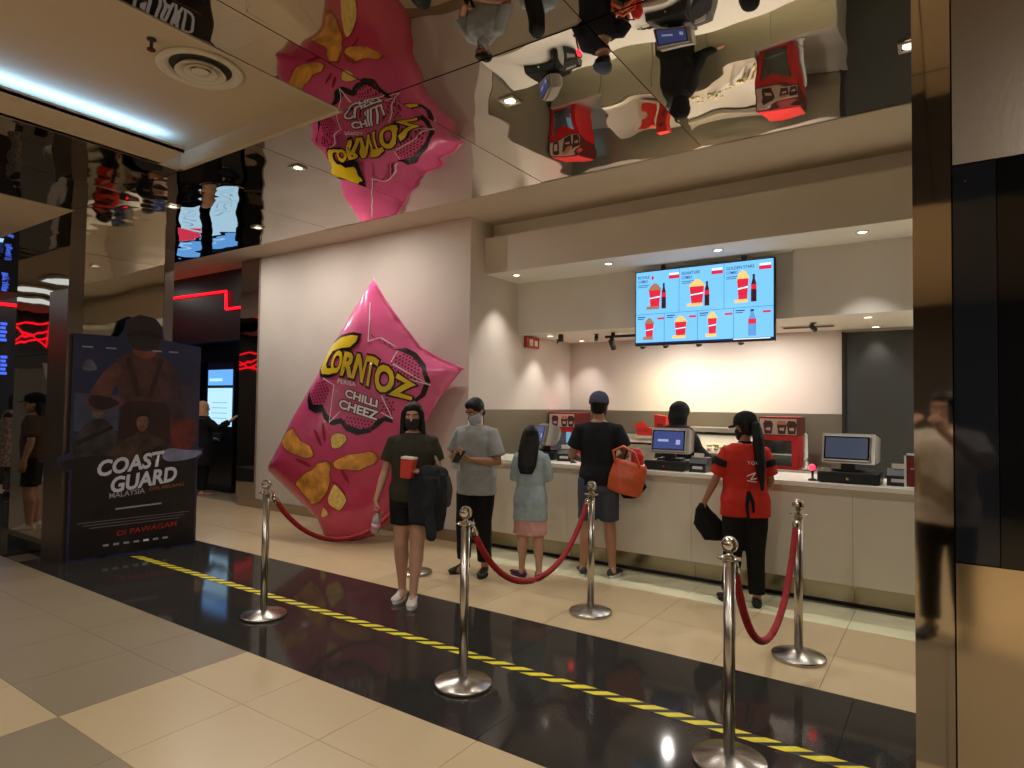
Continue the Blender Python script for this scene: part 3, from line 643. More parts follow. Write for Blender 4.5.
chips = [([(-0.503, 1.259), (-0.68, 1.125), (-0.565, 0.999), (-0.26, 0.902), (-0.159, 0.947), (-0.222, 1.049), (-0.36, 1.10)], CHIP), ([(0.043, 1.172), (0.16, 1.205), (0.248, 1.124), (0.14, 1.03), (0.038, 1.015)], CHIPY), ([(0.06, 0.871), (0.30, 0.97), (0.549, 1.011), (0.59, 0.93), (0.56, 0.86), (0.389, 0.801), (0.096, 0.811)], CHIP), ([(-0.071, 0.887), (0.047, 0.85), (0.036, 0.623), (-0.10, 0.42), (-0.213, 0.403), (-0.42, 0.61), (-0.28, 0.72)], CHIP), ([(0.104, 0.667), (0.279, 0.472), (0.169, 0.343), (0.01, 0.416)], CHIPY), ([(-0.044, 0.405), (0.055, 0.304), (-0.10, 0.25)], CHIPY)]
for i, (c, m_) in enumerate(chips):
    c = rough_poly(c, 0.22, i*3.1)
    decal('print_chip_shade', shrink(c, 1.10), CHIPD, 0.003); decal('print_chip', c, m_, 0.006)
for (x, y, r) in ((-0.13, 1.14, 0.5), (0.22, 0.74, 0.6), (-0.06, 1.2, 0.2), (0.16, 0.60, 0.9), (-0.30, 0.86, 1.2)): decal('print_chilli', blob(x, y, 0.02, 0.11, r, 10), M('bag_chilli', (150, 18, 40), 0.35), 0.005)
# crimped seam along the bag's upper edge
bm = bmesh.new()
for (a, b) in zip(OUT[0:6], OUT[1:6]):
    limb(bm, [(a[0], 0, a[1]), (b[0], 0, b[1])], [0.012, 0.012], 8)
meshobj('seam', bm, PINK, skin_, True)

# ================================================================ service counter
COUNTER = M('counter_front', (206, 196, 178), 0.42, var=0.03, vscale=3)
CTOP = M('counter_top', (232, 226, 214), 0.25)
ct = thing('service_counter', 'long white service counter with a recessed steel toe kick', 'counter', (-4.44, 5.60, 0))
CX = 4.44+3.2
for i in range(6):
    a, b = i*CX/6, (i+1)*CX/6
    box('front_panel', a+0.001, b-0.001, 0.02, 0.06, 0.19, 0.93, COUNTER, ct)
box('carcass', 0.0, CX, 0.06, 0.66, 0.19, 0.92, COUNTER, ct)
box('worktop', 0.0, CX, 0.0, 0.72, 0.93, 0.97, CTOP, ct, 0.004)
KICK = M('toe_kick_steel', (150, 140, 118), 0.22, 1.0, bump=0.05, bscale=8)
for i in range(6):
    a, b = i*CX/6, (i+1)*CX/6
    box('toe_kick', a+0.002, b-0.002, 0.13, 0.15, 0.03, 0.19, KICK, ct)
box('kick_gap', 0.0, CX, 0.125, 0.6, 0.0, 0.03, BLACKM, ct)
# back counter with steel sides and a popcorn warmer trough
SST = M('kitchen_steel', (206, 200, 190), 0.34, 0.85, bump=0.04, bscale=6)
bc = thing('back_counter', 'steel back counter along the kitchen wall', 'counter', (-4.40, 7.30, 0))
for i in range(5):
    box('cabinet_door', i*0.7+0.005, (i+1)*0.7-0.005, 0.0, 0.02, 0.1, 0.86, SST, bc)
box('carcass', 0.0, 3.5, 0.02, 0.66, 0.0, 0.86, SST, bc); box('worktop', 0.0, 3.5, -0.02, 0.67, 0.86, 0.90, SST, bc, 0.004)
wm = thing('popcorn_warmer', 'low steel popcorn warmer behind the black clothed staff member', 'warmer', (-2.62, 7.26, 0.90))
f_ = lambda a, b, h: (h, a, b)
plate('trough', [(0, 0), (0.6, 0), (0.6, 0.36), (0.5, 0.36), (0.1, 0.16), (0, 0.14)], 0.0, 0.86, f_, SST, wm)
box('hood', 0.0, 0.86, 0.42, 0.6, 0.36, 0.42, SST, wm, 0.01)
bm = bmesh.new()
for i in range(120):
    ellip(bm, (0.06+random.random()*0.8, 0.10+random.random()*0.28, 0.17+random.random()*0.06), 0.022, 0.02, 0.018, u=6, v=4)
po = meshobj('popcorn', bm, M('popcorn', (240, 222, 160), 0.8), wm, True); po['kind'] = 'stuff'
hd = thing('steel_holding_bin', 'plain steel holding bin between the cap man and the screen', 'bin', (-3.62, 7.24, 0.90))
plate('body', [(0, 0), (0.55, 0), (0.55, 0.3), (0.08, 0.24), (0, 0.2)], 0.0, 0.85, f_, SST, hd); box('rim', 0, 0.85, 0.0, 0.02, 0.2, 0.225, CHROME, hd)
RED = M('cabinet_red', (196, 28, 34), 0.35); REDD = M('cabinet_maroon', (92, 26, 28), 0.4); GLASS = M('cabinet_glass', (150, 170, 180), 0.05, spec=0.6); GLASSL = M('cabinet_glass_lit', (130, 190, 225), 0.1, emit=0.7)
SIGNB = M('cup_sign_back', (196, 166, 154), 0.5); CUP = M('cup_dark', (70, 26, 34), 0.5); CUPF = M('cup_foam', (186, 120, 90), 0.5)
def red_cabinet(lab, x, y, lit):
    c = thing('display_cabinet', lab, 'cabinet', (x, y, 0.90), 0, 'red popcorn display cabinets')
    w, d, h = 0.40, 0.42, 0.36
    bm = bmesh.new()
    for a in ((0, 0.045, 0, d, 0, h), (w-0.06, w, 0, d, 0, h), (0.045, w-0.06, 0, d, h-0.05, h), (0.045, w-0.06, 0, d, 0, 0.03)): bx(bm, *a)
    meshobj('frame', bm, RED, c)
    box('back', 0.045, w-0.06, d-0.02, d, 0.03, h-0.05, GLASSL if lit else M('cabinet_inside', (110, 120, 124), 0.4, 0.4), c)
    box('shelf', 0.045, w-0.06, 0.03, d-0.02, 0.15, 0.165, CHROME, c)
    box('glass_door', 0.05, w-0.065, 0.012, 0.018, 0.03, h-0.05, M('clear_pane', (235, 240, 240), 0.03, trans=0.95), c)
    s = box('sign_box', 0.0, w, 0.0, d, h, h+0.20, REDD, c)
    box('sign_face', 0.012, w-0.012, -0.004, 0.0, h+0.012, h+0.185, SIGNB, s)
    F2 = lambda a, b, hh: (a, -0.004-hh, h+b)
    for k, cx in enumerate((0.10, 0.24, 0.34)):
        plate('cup_picture', [(cx-0.035, 0.02), (cx+0.035, 0.02), (cx+0.05, 0.12), (cx-0.05, 0.12)], 0, 0.002, F2, CUP, s)
        plate('cup_picture', [(cx-0.055, 0.12), (cx+0.055, 0.12), (cx+0.035, 0.16), (cx-0.035, 0.165)], 0, 0.002, F2, CUP if k != 1 else CUPF, s)
        plate('cup_logo', [(cx-0.022, 0.06), (cx+0.022, 0.055), (cx+0.025, 0.09), (cx-0.025, 0.085)], 0.002, 0.003, F2, SIGNB, s)
    box('top_lid', 0.01, w-0.01, 0.02, d-0.02, h+0.20, h+0.205, RED, s)
    return c
red_cabinet('red framed glass cabinet with cup pictures behind the red shirted staff', -1.73, 7.36, False)
red_cabinet('red framed lit glass cabinet with cup pictures left of the cap man', -4.43, 7.36, True)
# second unit right of the left cabinet hides behind the man in the cap
for i, (x, z, rz) in enumerate(((-3.08, 1.203, 0.2), (-2.87, 1.203, -0.1))):
    b = thing('popcorn_box', ['open red paper box lying on the holding bin', 'upright red paper box beside the black headscarf'][i], 'box', (x, 7.42, z), rz)
    if i == 0:
        F3 = lambda a, bb_, h: (a, h, bb_)
        plate('tray', [(-0.09, 0.0), (0.09, 0.0), (0.11, 0.09), (-0.11, 0.11)], -0.06, 0.06, F3, M('box_red', (222, 48, 40), 0.5), b)
        plate('flap', [(-0.13, 0.14), (-0.02, 0.18), (0.06, 0.09), (-0.10, 0.08)], -0.065, -0.055, F3, MATS['box_red'], b)
    else:
        F3 = lambda a, bb_, h: (a, h, bb_)
        plate('carton', [(-0.06, 0), (0.06, 0), (0.08, 0.24), (-0.08, 0.26)], -0.05, 0.05, F3, MATS['box_red'], b)
        plate('label_print', [(-0.03, 0.08), (0.04, 0.08), (0.045, 0.15), (-0.035, 0.15)], -0.052, -0.05, F3, M('box_print', (150, 24, 28), 0.5), b)
pole_ = thing('straw_dispenser', 'tall slim clear tube beside the red cabinet', 'dispenser', (-1.26, 7.40, 0.90)); meshobj('tube', lathe(bmesh.new(), [(0, 0), (0.05, 0), (0.05, 0.02), (0.028, 0.03), (0.022, 0.38), (0, 0.40)], 16), M('frosted', (170, 164, 156), 0.25), pole_, True); meshobj('collar', lathe(bmesh.new(), [(0.03, 0.1), (0.034, 0.1), (0.034, 0.13), (0.03, 0.13)], 16), CHROME, pole_)

# ---- point of sale sets
SILV = M('pos_silver', (176, 172, 164), 0.32, 0.7); SCRB = M('pos_screen', (74, 88, 150), 0.15, emit=0.5); SCRG = M('pos_screen_grey', (92, 100, 122), 0.12, emit=0.32); RUBY = M('scanner_red', (255, 30, 50), emit=5)
SCRW = M('pos_glyph', (170, 180, 230), emit=0.6)
def pos(lab, loc, rz, screen, w=0.34):
    p = thing('cash_register', lab, 'cash register', loc, rz, 'cash registers on the counter')
    tilt = math.radians(-12)
    R_ = Matrix.Translation((0, 0, 0.175)) @ Matrix.Rotation(tilt, 4, 'X')
    def tb(name, x0, x1, y0, y1, z0, z1, mat, par=p, bev=0.0):
        bm = bx(bmesh.new(), x0, x1, y0, y1, z0, z1, bev); bmesh.ops.transform(bm, matrix=R_, verts=bm.verts[:]); return meshobj(name, bm, mat, par)
    bz = tb('bezel', -w/2, w/2, -0.02, 0.01, -0.105, 0.105, SILV, p, 0.006)
    tb('screen_frame', -w/2+0.008, w/2-0.008, -0.024, -0.02, -0.088, 0.098, BLACKG, bz)
    tb('screen', -w/2+0.02, w/2-0.02, -0.027, -0.024, -0.078, 0.088, screen, bz)
    if screen is SCRB:
        tb('screen_text', -0.10, 0.0, -0.028, -0.027, -0.01, 0.012, SCRW, bz); tb('screen_text', 0.07, 0.11, -0.028, -0.027, -0.035, 0.01, SCRW, bz)
    bm = bmesh.new(); rings = []
    for y, hw, hh, cx, cz in ((0.010, w*0.53, 0.112, 0.008, 0.006), (0.05, w*0.56, 0.118, 0.02, 0.008), (0.12, w*0.56, 0.10, 0.03, 0.02), (0.17, w*0.40, 0.05, 0.03, 0.03)):
        rings.append([bm.verts.new((cx+sx*hw, y, cz+sz*hh)) for sx, sz in ((-1, -1), (1, -1), (1, 1), (-1, 1))])
    for p_, q_ in zip(rings, rings[1:]):
        for i in range(4): bm.faces.new((p_[i], p_[(i+1) % 4], q_[(i+1) % 4], q_[i]))
    bm.faces.new(rings[0]); bm.faces.new(rings[-1])
    bmesh.ops.transform(bm, matrix=R_, verts=bm.verts[:]); bmesh.ops.bevel(bm, geom=bm.edges[:], offset=0.010, segments=2, affect='EDGES')
    meshobj('rear_housing', bm, SILV, p)
    box('neck', -0.05, 0.05, 0.02, 0.09, 0.012, 0.13, BLACK, p, 0.008); box('foot', -0.11, 0.11, -0.02, 0.16, 0.0, 0.014, BLACK, p, 0.004)
    return p
def drawer(lab, x0, x1, y0, d):
    c = thing('till_box', lab, 'cash box', (x0, y0, 0.97), 0, 'black cash boxes')
    w = x1-x0; box('body', 0, w, 0.012, d, 0.006, 0.088, BLACK, c, 0.004); box('drawer_front', 0.008, w-0.008, 0.0, 0.012, 0.012, 0.08, BLACKM, c); box('lock', w/2-0.01, w/2+0.01, -0.004, 0.0, 0.03, 0.05, CHROME, c)
    for a in (0.02, w-0.05): box('rubber_foot', a, a+0.03, 0.03, d-0.03, 0.0, 0.006, BLACKM, c)
def printer(lab, x, y, rz=0.0):
    c = thing('receipt_printer', lab, 'printer', (x, y, 0.97), rz, 'black receipt printers')
    F4 = lambda a, b, h: (h, a, b)
    plate('body', [(0, 0), (0.18, 0), (0.18, 0.13), (0.05, 0.13), (0, 0.08)], 0.0, 0.15, F4, BLACK, c); box('paper_slot', 0.02, 0.13, 0.06, 0.065, 0.13, 0.133, BLACKG, c); box('badge', 0.03, 0.12, -0.003, 0.0, 0.03, 0.055, M('printer_badge', (190, 186, 190), 0.4), c); box('receipt', 0.03, 0.12, 0.05, 0.053, 0.13, 0.17, WHITEP, c)
drawer('black cash box under the middle cash register', -2.36, -1.98, 5.66, 0.38); pos('cash register with a blue lit screen right of the cap man', (-2.17, 5.80, 1.062), 0.10, SCRB, 0.32); printer('receipt printer between the middle register and the red shirted staff', -1.95, 5.72)
drawer('black cash box under the right cash register', -0.88, -0.44, 5.66, 0.38); pos('cash register with a grey screen at the right end of the counter', (-0.68, 5.80, 1.062), -0.06, SCRG, 0.345); printer('receipt printer at the right end beside the card holder', -0.40, 5.76)
drawer('black cash box under the left cash register', -3.92, -3.50, 5.85, 0.38); pos('cash register turned sideways behind the girl', (-3.70, 6.0, 1.062), -0.75, SCRB, 0.32); printer('receipt printer left of the man in the cap', -3.42, 5.86, 0.2)
def scanner(lab, loc, rz):
    s = thing('barcode_scanner', lab, 'scanner', loc, rz, 'lit red scanners')
    meshobj('stand', lathe(bmesh.new(), [(0, 0), (0.035, 0), (0.035, 0.01), (0.01, 0.02), (0.01, 0.08), (0, 0.08)], 16), BLACK, s, True)
    bm = bmesh.new(); ellip(bm, (0, 0, 0.105), 0.03, 0.03, 0.035); meshobj('head', bm, BLACK, s, True)
    bm = bmesh.new(); ellip(bm, (0, -0.018, 0.108), 0.026, 0.02, 0.026); meshobj('lit_window', bm, RUBY, s, True)
scanner('red glowing scanner left of the right cash register', (-0.925, 5.74, 0.97), 0); scanner('red glowing scanner left of the man in the cap', (-3.18, 5.78, 0.97), 0.3)
hs_ = thing('card_holder', 'small red leaflet in a white stand at the right counter end', 'leaflet holder', (-0.27, 5.68, 0.97), 0.0)
box('base', -0.01, 0.16, -0.03, 0.05, 0, 0.006, WHITEP, hs_); box('frame', -0.01, 0.005, 0.0, 0.02, 0.0, 0.26, WHITEP, hs_); box('frame', -0.01, 0.16, 0.0, 0.02, 0.245, 0.26, WHITEP, hs_); box('leaflet', 0.005, 0.155, 0.006, 0.012, 0.01, 0.245, M('leaflet_red', (112, 24, 28), 0.4), hs_); box('print_line', 0.03, 0.13, 0.004, 0.006, 0.14, 0.15, SIGNB, hs_)
mess = thing('cable_bundle', 'tangle of black cables beside the middle cash register', 'cable', (-2.46, 5.9, 0.97))
for k in range(3):
    pts = [(-0.05+0.05*k+0.03*math.sin(j*1.3+k), 0.02*math.cos(j*2+k), 0.006+0.05*abs(math.sin(j*0.9+k))) for j in range(9)]
    meshobj('cable', tube(bmesh.new(), pts, 0.006, 6), BLACK, mess, True)

# ================================================================ menu screen
TVX, TVY, TVZ, TVW, TVH = -2.812, 6.47, 2.212, 1.44, 0.81
tv = thing('menu_screen', 'large hanging menu screen with light blue snack combos', 'screen', (TVX, TVY, TVZ))
box('housing', 0, TVW, 0.0, 0.06, 0, TVH, BLACK, tv, 0.004)
for x in (0.3, 1.14): box('hanger', x-0.02, x+0.02, 0.03, 0.06, TVH, 3.08-TVZ, BLACK, tv)
SBLUE = M('menu_blue', (112, 184, 236), emit=1.0); SLINE = M('menu_line', (40, 96, 150), emit=0.8); SNAVY = M('menu_navy', (24, 40, 96), emit=0.7); SRED = M('menu_red', (216, 32, 60), emit=0.9); SDK = M('menu_cola', (60, 24, 34), emit=0.7); SPOP = M('menu_popcorn', (250, 200, 120), emit=0.9); SWHT = M('menu_white', (240, 240, 244), emit=1.0); SCLR = M('menu_water', (90, 150, 214), emit=0.9); SNUT = M('menu_caramel', (170, 120, 90), emit=0.8)
scr = box('screen_panel', 0.012, TVW-0.012, -0.003, 0.0, 0.035, TVH-0.012, SBLUE, tv)
box('status_bar', 0.012, TVW-0.012, -0.004, -0.003, 0.018, 0.035, SNAVY, tv)
TF = lambda a, b, h: (a, -0.003-h, b)
def tvp(name, poly, mat, h=0.001): return plate(name, poly, 0.0, h, TF, mat, scr)
def tvr(name, x0, x1, z0, z1, mat, h=0.001): return tvp(name, [(x0, z0), (x1, z0), (x1, z1), (x0, z1)], mat, h)
tvr('grid_line', 0.012, TVW-0.012, 0.336, 0.340, SLINE)
for x in (0.49, 0.955): tvr('grid_line', x, x+0.004, 0.34, TVH-0.012, SLINE)
for x in (0.33, 0.685, 1.05): tvr('grid_line', x, x+0.004, 0.035, 0.336, SLINE)
def cup(cx, z0, w, h, top):
    pop = [(cx-w*0.55+w*1.1*i/7, z0+h*(0.82+0.28*math.sin(PI*i/7)+0.03*(i % 2))) for i in range(8)]
    tvp('popcorn_heap', [(cx+w*0.5, z0+h*0.72), (cx-w*0.5, z0+h*0.72)]+pop, top, 0.0014)
    tvp('cup', [(cx-w*0.36, z0), (cx+w*0.36, z0), (cx+w*0.5, z0+h*0.8), (cx-w*0.5, z0+h*0.8)], SRED, 0.0018)
    tvp('cup_band', [(cx-w*0.43, z0+h*0.42), (cx+w*0.43, z0+h*0.47), (cx+w*0.44, z0+h*0.53), (cx-w*0.44, z0+h*0.47)], SWHT, 0.0022)
    for k in range(5): x = cx-w*0.6+k*w*0.22; tvp('loose_popcorn', [(x-0.016, z0-0.01), (x+0.016, z0-0.012), (x+0.014, z0+0.02), (x-0.012, z0+0.022)], top, 0.0024)
def bottle(cx, z0, w, h, body):
    tvp('bottle', [(cx-w/2, z0), (cx+w/2, z0), (cx+w/2, z0+h*0.62), (cx+w*0.2, z0+h*0.85), (cx+w*0.2, z0+h*0.93), (cx-w*0.2, z0+h*0.93), (cx-w*0.2, z0+h*0.85), (cx-w/2, z0+h*0.62)], body, 0.0018)
    tvr('bottle_label', cx-w/2, cx+w/2, z0+h*0.45, z0+h*0.64, SRED, 0.0022); tvr('bottle_cap', cx-w*0.22, cx+w*0.22, z0+h*0.93, z0+h, SNAVY, 0.0022)
cup(0.225, 0.40, 0.13, 0.24, SNUT); bottle(0.325, 0.39, 0.048, 0.27, SDK)
cup(0.68, 0.40, 0.15, 0.24, SPOP); bottle(0.785, 0.385, 0.048, 0.25, SDK)
cup(1.14, 0.40, 0.11, 0.28, SPOP); bottle(1.245, 0.39, 0.052, 0.27, SDK)
cup(0.165, 0.075, 0.095, 0.20, SNUT); cup(0.51, 0.075, 0.125, 0.20, SPOP); cup(0.84, 0.075, 0.09, 0.22, SPOP); bottle(1.23, 0.055, 0.075, 0.26, SCLR)
def tvt(t, x, z, w, h, mat): text_flat('menu_text', t, w, h, lambda a, b, hh: (x+a, -0.0055, z+b), mat, scr, 0, 0.01)
for t, x, w in (('ROYALE', 0.035, 0.13), ('SIGNATURE', 0.52, 0.19), ('GOLDEN STARS', 0.98, 0.27)): tvt(t, x, 0.725, w, 0.032, SNAVY)
for x in (0.035, 0.52, 0.98): tvt('COMBO', x, 0.68, 0.11, 0.03, SNAVY); tvr('menu_small_text', x, x+0.13, 0.65, 0.658, SLINE); tvr('menu_small_text', x, x+0.11, 0.632, 0.639, SLINE)
for x in (0.38, 0.83, 1.295): tvr('price_tag', x, x+0.115, 0.70, 0.735, SRED, 0.0012); tvr('price_tag', x+0.005, x+0.11, 0.74, 0.76, SWHT, 0.0012)
for x in (0.255, 0.60, 0.965, 1.33): tvr('price_tag', x, x+0.075, 0.275, 0.295, SRED, 0.0012)
for x in (0.03, 0.36, 0.71, 1.07): tvr('menu_small_text', x, x+0.09, 0.305, 0.315, SNAVY); tvr('menu_small_text', x, x+0.07, 0.285, 0.293, SNAVY)
tvp('badge', [(0.185, 0.735), (0.20, 0.75), (0.215, 0.735), (0.212, 0.715), (0.20, 0.705), (0.188, 0.715)], SRED)
tvr('status_text', 1.05, 1.40, 0.022, 0.031, SWHT, 0.0022)

# ================================================================ hazard tape
tp = thing('hazard_tape', 'yellow and black striped hazard tape along the black granite', 'floor tape', (-6.75, 3.185, 0.0))
box('tape_base', 0.0, 9.6, -0.038, 0.038, 0.0003, 0.0012, M('tape_black', (20, 19, 18), 0.45), tp)
me = bpy.data.meshes.new('yellow_stripe'); bm = prism(bmesh.new(), [(0.0, -0.038), (0.078, -0.038), (0.188, 0.038), (0.110, 0.038)], 0.0012, 0.0016, lambda a, b, h: (a, b, h)); bm.to_mesh(me); bm.free(); me.materials.append(M('tape_yellow', (238, 218, 52), 0.45, var=0.10, vscale=20))
for k in range(68): o = link(bpy.data.objects.new('yellow_stripe', me)); o.location = (0.02+k*0.137, 0, 0); o.parent = tp

# ================================================================ stanchions and ropes
ROPE = M('rope_velvet', (150, 16, 26), 0.75, var=0.25, vscale=40, bump=0.3, bscale=160)
def stanchion():
    r = thing('stanchion', '', 'stanchion')
    meshobj('base_plate', lathe(bmesh.new(), [(0, 0.0), (0.158, 0.0), (0.16, 0.006), (0.16, 0.020), (0.155, 0.024), (0.05, 0.046), (0.034, 0.052), (0, 0.052)], 48), POST, r, True)
    meshobj('post', lathe(bmesh.new(), [(0, 0.045), (0.0255, 0.045), (0.0255, 0.895), (0, 0.895)], 28), POST, r, True)
    meshobj('hook_ring', lathe(bmesh.new(), [(0.02, 0.886), (0.052, 0.888), (0.055, 0.892), (0.052, 0.896), (0.02, 0.898)], 28), CHROME, r, True)
    meshobj('finial_neck', lathe(bmesh.new(), [(0, 0.895), (0.03, 0.895), (0.028, 0.902), (0.014, 0.908), (0.013, 0.918), (0.02, 0.924), (0, 0.926)], 24), CHROME, r, True)
    bm = bmesh.new(); ellip(bm, (0, 0, 0.952), 0.037, 0.037, 0.037, u=28, v=18); meshobj('finial_ball', bm, CHROME, r, True)
    return r
proto = stanchion()
SP = [((-4.118, 2.86), 'chrome rope stanchion standing alone on the granite nearest the poster'), ((-2.236, 2.825), 'chrome rope stanchion in the middle foreground by the hazard tape'), ((-2.235, 4.352), 'chrome rope stanchion standing before the man in shorts'), ((-0.785, 4.36), 'chrome rope stanchion on tan tiles right of the red shirted staff'), ((-0.806, 2.904), 'nearest chrome rope stanchion with its base cut by the frame'), ((-4.06, 4.39), 'chrome rope stanchion mostly hidden behind the walking woman')]
for i, ((x, y), lab) in enumerate(SP):
    o = proto if i == 0 else copy_tree(proto)
    o.location = (x, y, 0); o.rotation_euler.z = i*0.7; tag(o, lab, 'stanchion', 'chrome rope stanchions')
def rope(lab, a, b, sag):
    A, B = Vector((*a, 0.84)), Vector((*b, 0.84)); d_ = (B-A).normalized(); A = A+d_*0.07; B = B-d_*0.07
    r = thing('velvet_rope', lab, 'rope', A, 0, 'red velvet ropes')
    pts = []
    for k in range(25):
        t = k/24; p = A.lerp(B, t)-A; u = 2*t-1
        p.z -= sag*(math.cosh(1.9)-math.cosh(1.9*u))/(math.cosh(1.9)-1); pts.append(p)
    meshobj('cord', limb(bmesh.new(), pts, [0.019]*25, 12), ROPE, r, True)
    for p, q, sgn in ((pts[0], pts[1], -1), (pts[-1], pts[-2], 1)):
        t = (p-q).normalized()
        meshobj('end_ferrule', limb(bmesh.new(), [p-t*0.03, p+t*0.015, p+t*0.03], [0.022, 0.022, 0.012], 14, False), CHROME, r, True)
        meshobj('hook', tube(bmesh.new(), [p+t*0.02, p+t*0.02+Vector((0, 0, 0.03))+d_*sgn*0.01, p+Vector((0, 0, 0.062))+d_*sgn*0.03, p+Vector((0, 0, 0.045))+d_*sgn*0.045], 0.005, 8), CHROME, r, True)
rope('red rope hanging between the left stanchions before the giant bag', SP[0][0], SP[5][0], 0.40)
rope('red rope hanging between the middle stanchions before the girl', SP[1][0], SP[2][0], 0.42)
rope('red rope hanging between the right stanchions before the red shirted staff', SP[4][0], SP[3][0], 0.50)

# ================================================================ ticket kiosks in the dark hall
KIOSKB = M('kiosk_black', (12, 12, 14), 0.25)
KS1 = M('kiosk_screen_top', (96, 160, 235), emit=1.0); KS2 = M('kiosk_screen', (170, 212, 245), emit=1.0); KR = M('kiosk_red', (226, 60, 90), emit=0.8); KL = M('kiosk_line', (120, 160, 200), emit=0.8)
for i, (x, lab) in enumerate(((-10.9, 'ticket kiosk with two stacked lit screens beside the tan headscarf'), (-12.05, 'ticket kiosk half hidden behind the poster standee'), (-13.2, 'ticket kiosk farthest left in the dark hall'))):
    k = thing('ticket_kiosk', lab, 'kiosk', (x, 6.30, 0), 0, 'ticket kiosks')
    box('cabinet', 0, 0.86, 0.0, 0.32, 0.0, 2.25, KIOSKB, k, 0.02); box('plinth', -0.03, 0.89, -0.05, 0.35, 0.0, 0.06, BLACKM, k)
    a = box('top_screen', 0.06, 0.80, -0.008, 0.0, 1.83, 2.10, KS1, k); box('screen_print', 0.10, 0.5, -0.0095, -0.008, 1.9, 1.95, KS2, a)
    b = box('touch_screen', 0.06, 0.80, -0.008, 0.0, 1.12, 1.78, KS2, k)
    if i: box('screen_print', 0.06, 0.80, -0.0095, -0.008, 1.60, 1.78, KR, b)
    for j in range(4): box('screen_print', 0.2, 0.66, -0.0095, -0.008, 1.25+j*0.09, 1.262+j*0.09, KL, b)
    box('card_reader', 0.30, 0.56, -0.05, 0.0, 0.86, 1.0, BLACK, k, 0.01)
# lit signs on the far left wall of the hall
for i, (y, z0, z1, lab) in enumerate(((4.28, 2.55, 2.95, 'upper blue lit sign strip on the far left wall'), (4.30, 1.95, 2.35, 'lower blue lit sign strip on the far left wall'))):
    s = thing('lit_sign', lab, 'sign', (-14.09, y, z0)); box('case', -0.01, 0.03, -0.08, 0.08, 0, z1-z0, BLACK, s)
    for j in range(5): box('lit_mark', 0.03, 0.034, -0.05, 0.05-0.02*(j % 2), 0.03+j*(z1-z0)/5.5, 0.08+j*(z1-z0)/5.5, BLUEN, s)
s = thing('wall_screen', 'bright cyan screen on the far left wall of the hall', 'screen', (-14.09, 3.7, 1.5)); box('case', -0.01, 0.04, -0.5, 0.55, -0.1, 0.72, BLACK, s); box('screen', 0.04, 0.043, -0.46, 0.51, -0.06, 0.4, CYANS, s); box('screen_header', 0.04, 0.043, -0.46, 0.51, 0.42, 0.68, SNAVY, s)
ns = thing('neon_sign', 'red neon sign in bow shape on the far left wall', 'neon sign', (-14.06, 2.25, 2.5)); box('backing', -0.02, 0.0, -0.45, 0.45, -0.3, 0.3, BLACK, ns)
for pts in ([(-.4, -.25), (-.4, .25)], [(.4, -.25), (.4, .25)], [(-.4, .25), (.4, .1)], [(-.4, .1), (.4, -.22)], [(-.4, -.22), (.4, .22)], [(-.4, -.05), (.4, -.25)]):
    meshobj('glass_tube', tube(bmesh.new(), [(0.02, a, b) for a, b in pts], 0.018, 8), NEON, ns, True)
ns2 = copy_tree(ns); ns2.location = (-14.06, 0.65, 2.75); tag(ns2, 'red neon sign above the grey door on the far left wall', 'neon sign')
dr = struct(link(bpy.data.objects.new('door_2', None))); dr.location = (-14.09, 0.3, 0); box('door_leaf', 0, 0.04, 0, 0.75, 0, 2.1, M('grey_door', (120, 118, 112), 0.5), dr); box('door_frame', 0, 0.06, -0.12, 0.0, 0, 2.2, WHITEP, dr); box('door_frame', 0, 0.06, 0.75, 0.87, 0, 2.2, WHITEP, dr)

# ================================================================ PEOPLE
def cook(name, bm, mat, parent, voxel=0.012, smooth=3, wrinkle=0.0, wscale=9.0):
    """one continuous surface from overlapping closed volumes"""
    me = bpy.data.meshes.new('raw'); bmesh.ops.recalc_face_normals(bm, faces=bm.faces[:]); bm.to_mesh(me); bm.free()
    o = link(bpy.data.objects.new(name, me)); o.parent = parent
    r = o.modifiers.new('r', 'REMESH'); r.mode = 'VOXEL'; r.voxel_size = voxel; r.adaptivity = 0.0
    if smooth: s = o.modifiers.new('s', 'SMOOTH'); s.iterations = smooth; s.factor = 0.5
    me.materials.append(mat)
    PENDING.append((o, wrinkle, wscale))
    return o
PENDING = []
def cook_all():
    dg = bpy.context.evaluated_depsgraph_get(); dg.update()
    outs = [bpy.data.meshes.new_from_object(o.evaluated_get(dg)) for o, _, _ in PENDING]
    for (o, wrinkle, wscale), out in zip(PENDING, outs):
        mat = o.data.materials[0]; o.modifiers.clear(); old = o.data; o.data = out; bpy.data.meshes.remove(old)
        if wrinkle:
            n = len(out.vertices); co = [0.0]*(3*n); nr = [0.0]*(3*n)
            out.vertices.foreach_get('co', co); out.vertices.foreach_get('normal', nr)
            for i in range(0, 3*n, 3):
                x, y, z = co[i:i+3]
                k = wrinkle*(noise.noise(Vector((x*wscale, y*wscale, z*wscale*0.55+3))) + 0.5*noise.noise(Vector((x*wscale*2.3, y*wscale*2.3, z*wscale*1.1+9))))
                co[i] = x+nr[i]*k; co[i+1] = y+nr[i+1]*k; co[i+2] = z+nr[i+2]*k
            out.vertices.foreach_set('co', co); out.update()
        out.polygons.foreach_set('use_smooth', [True]*len(out.polygons))
        out.materials.clear(); out.materials.append(mat); out.name = o.name
V = Vector
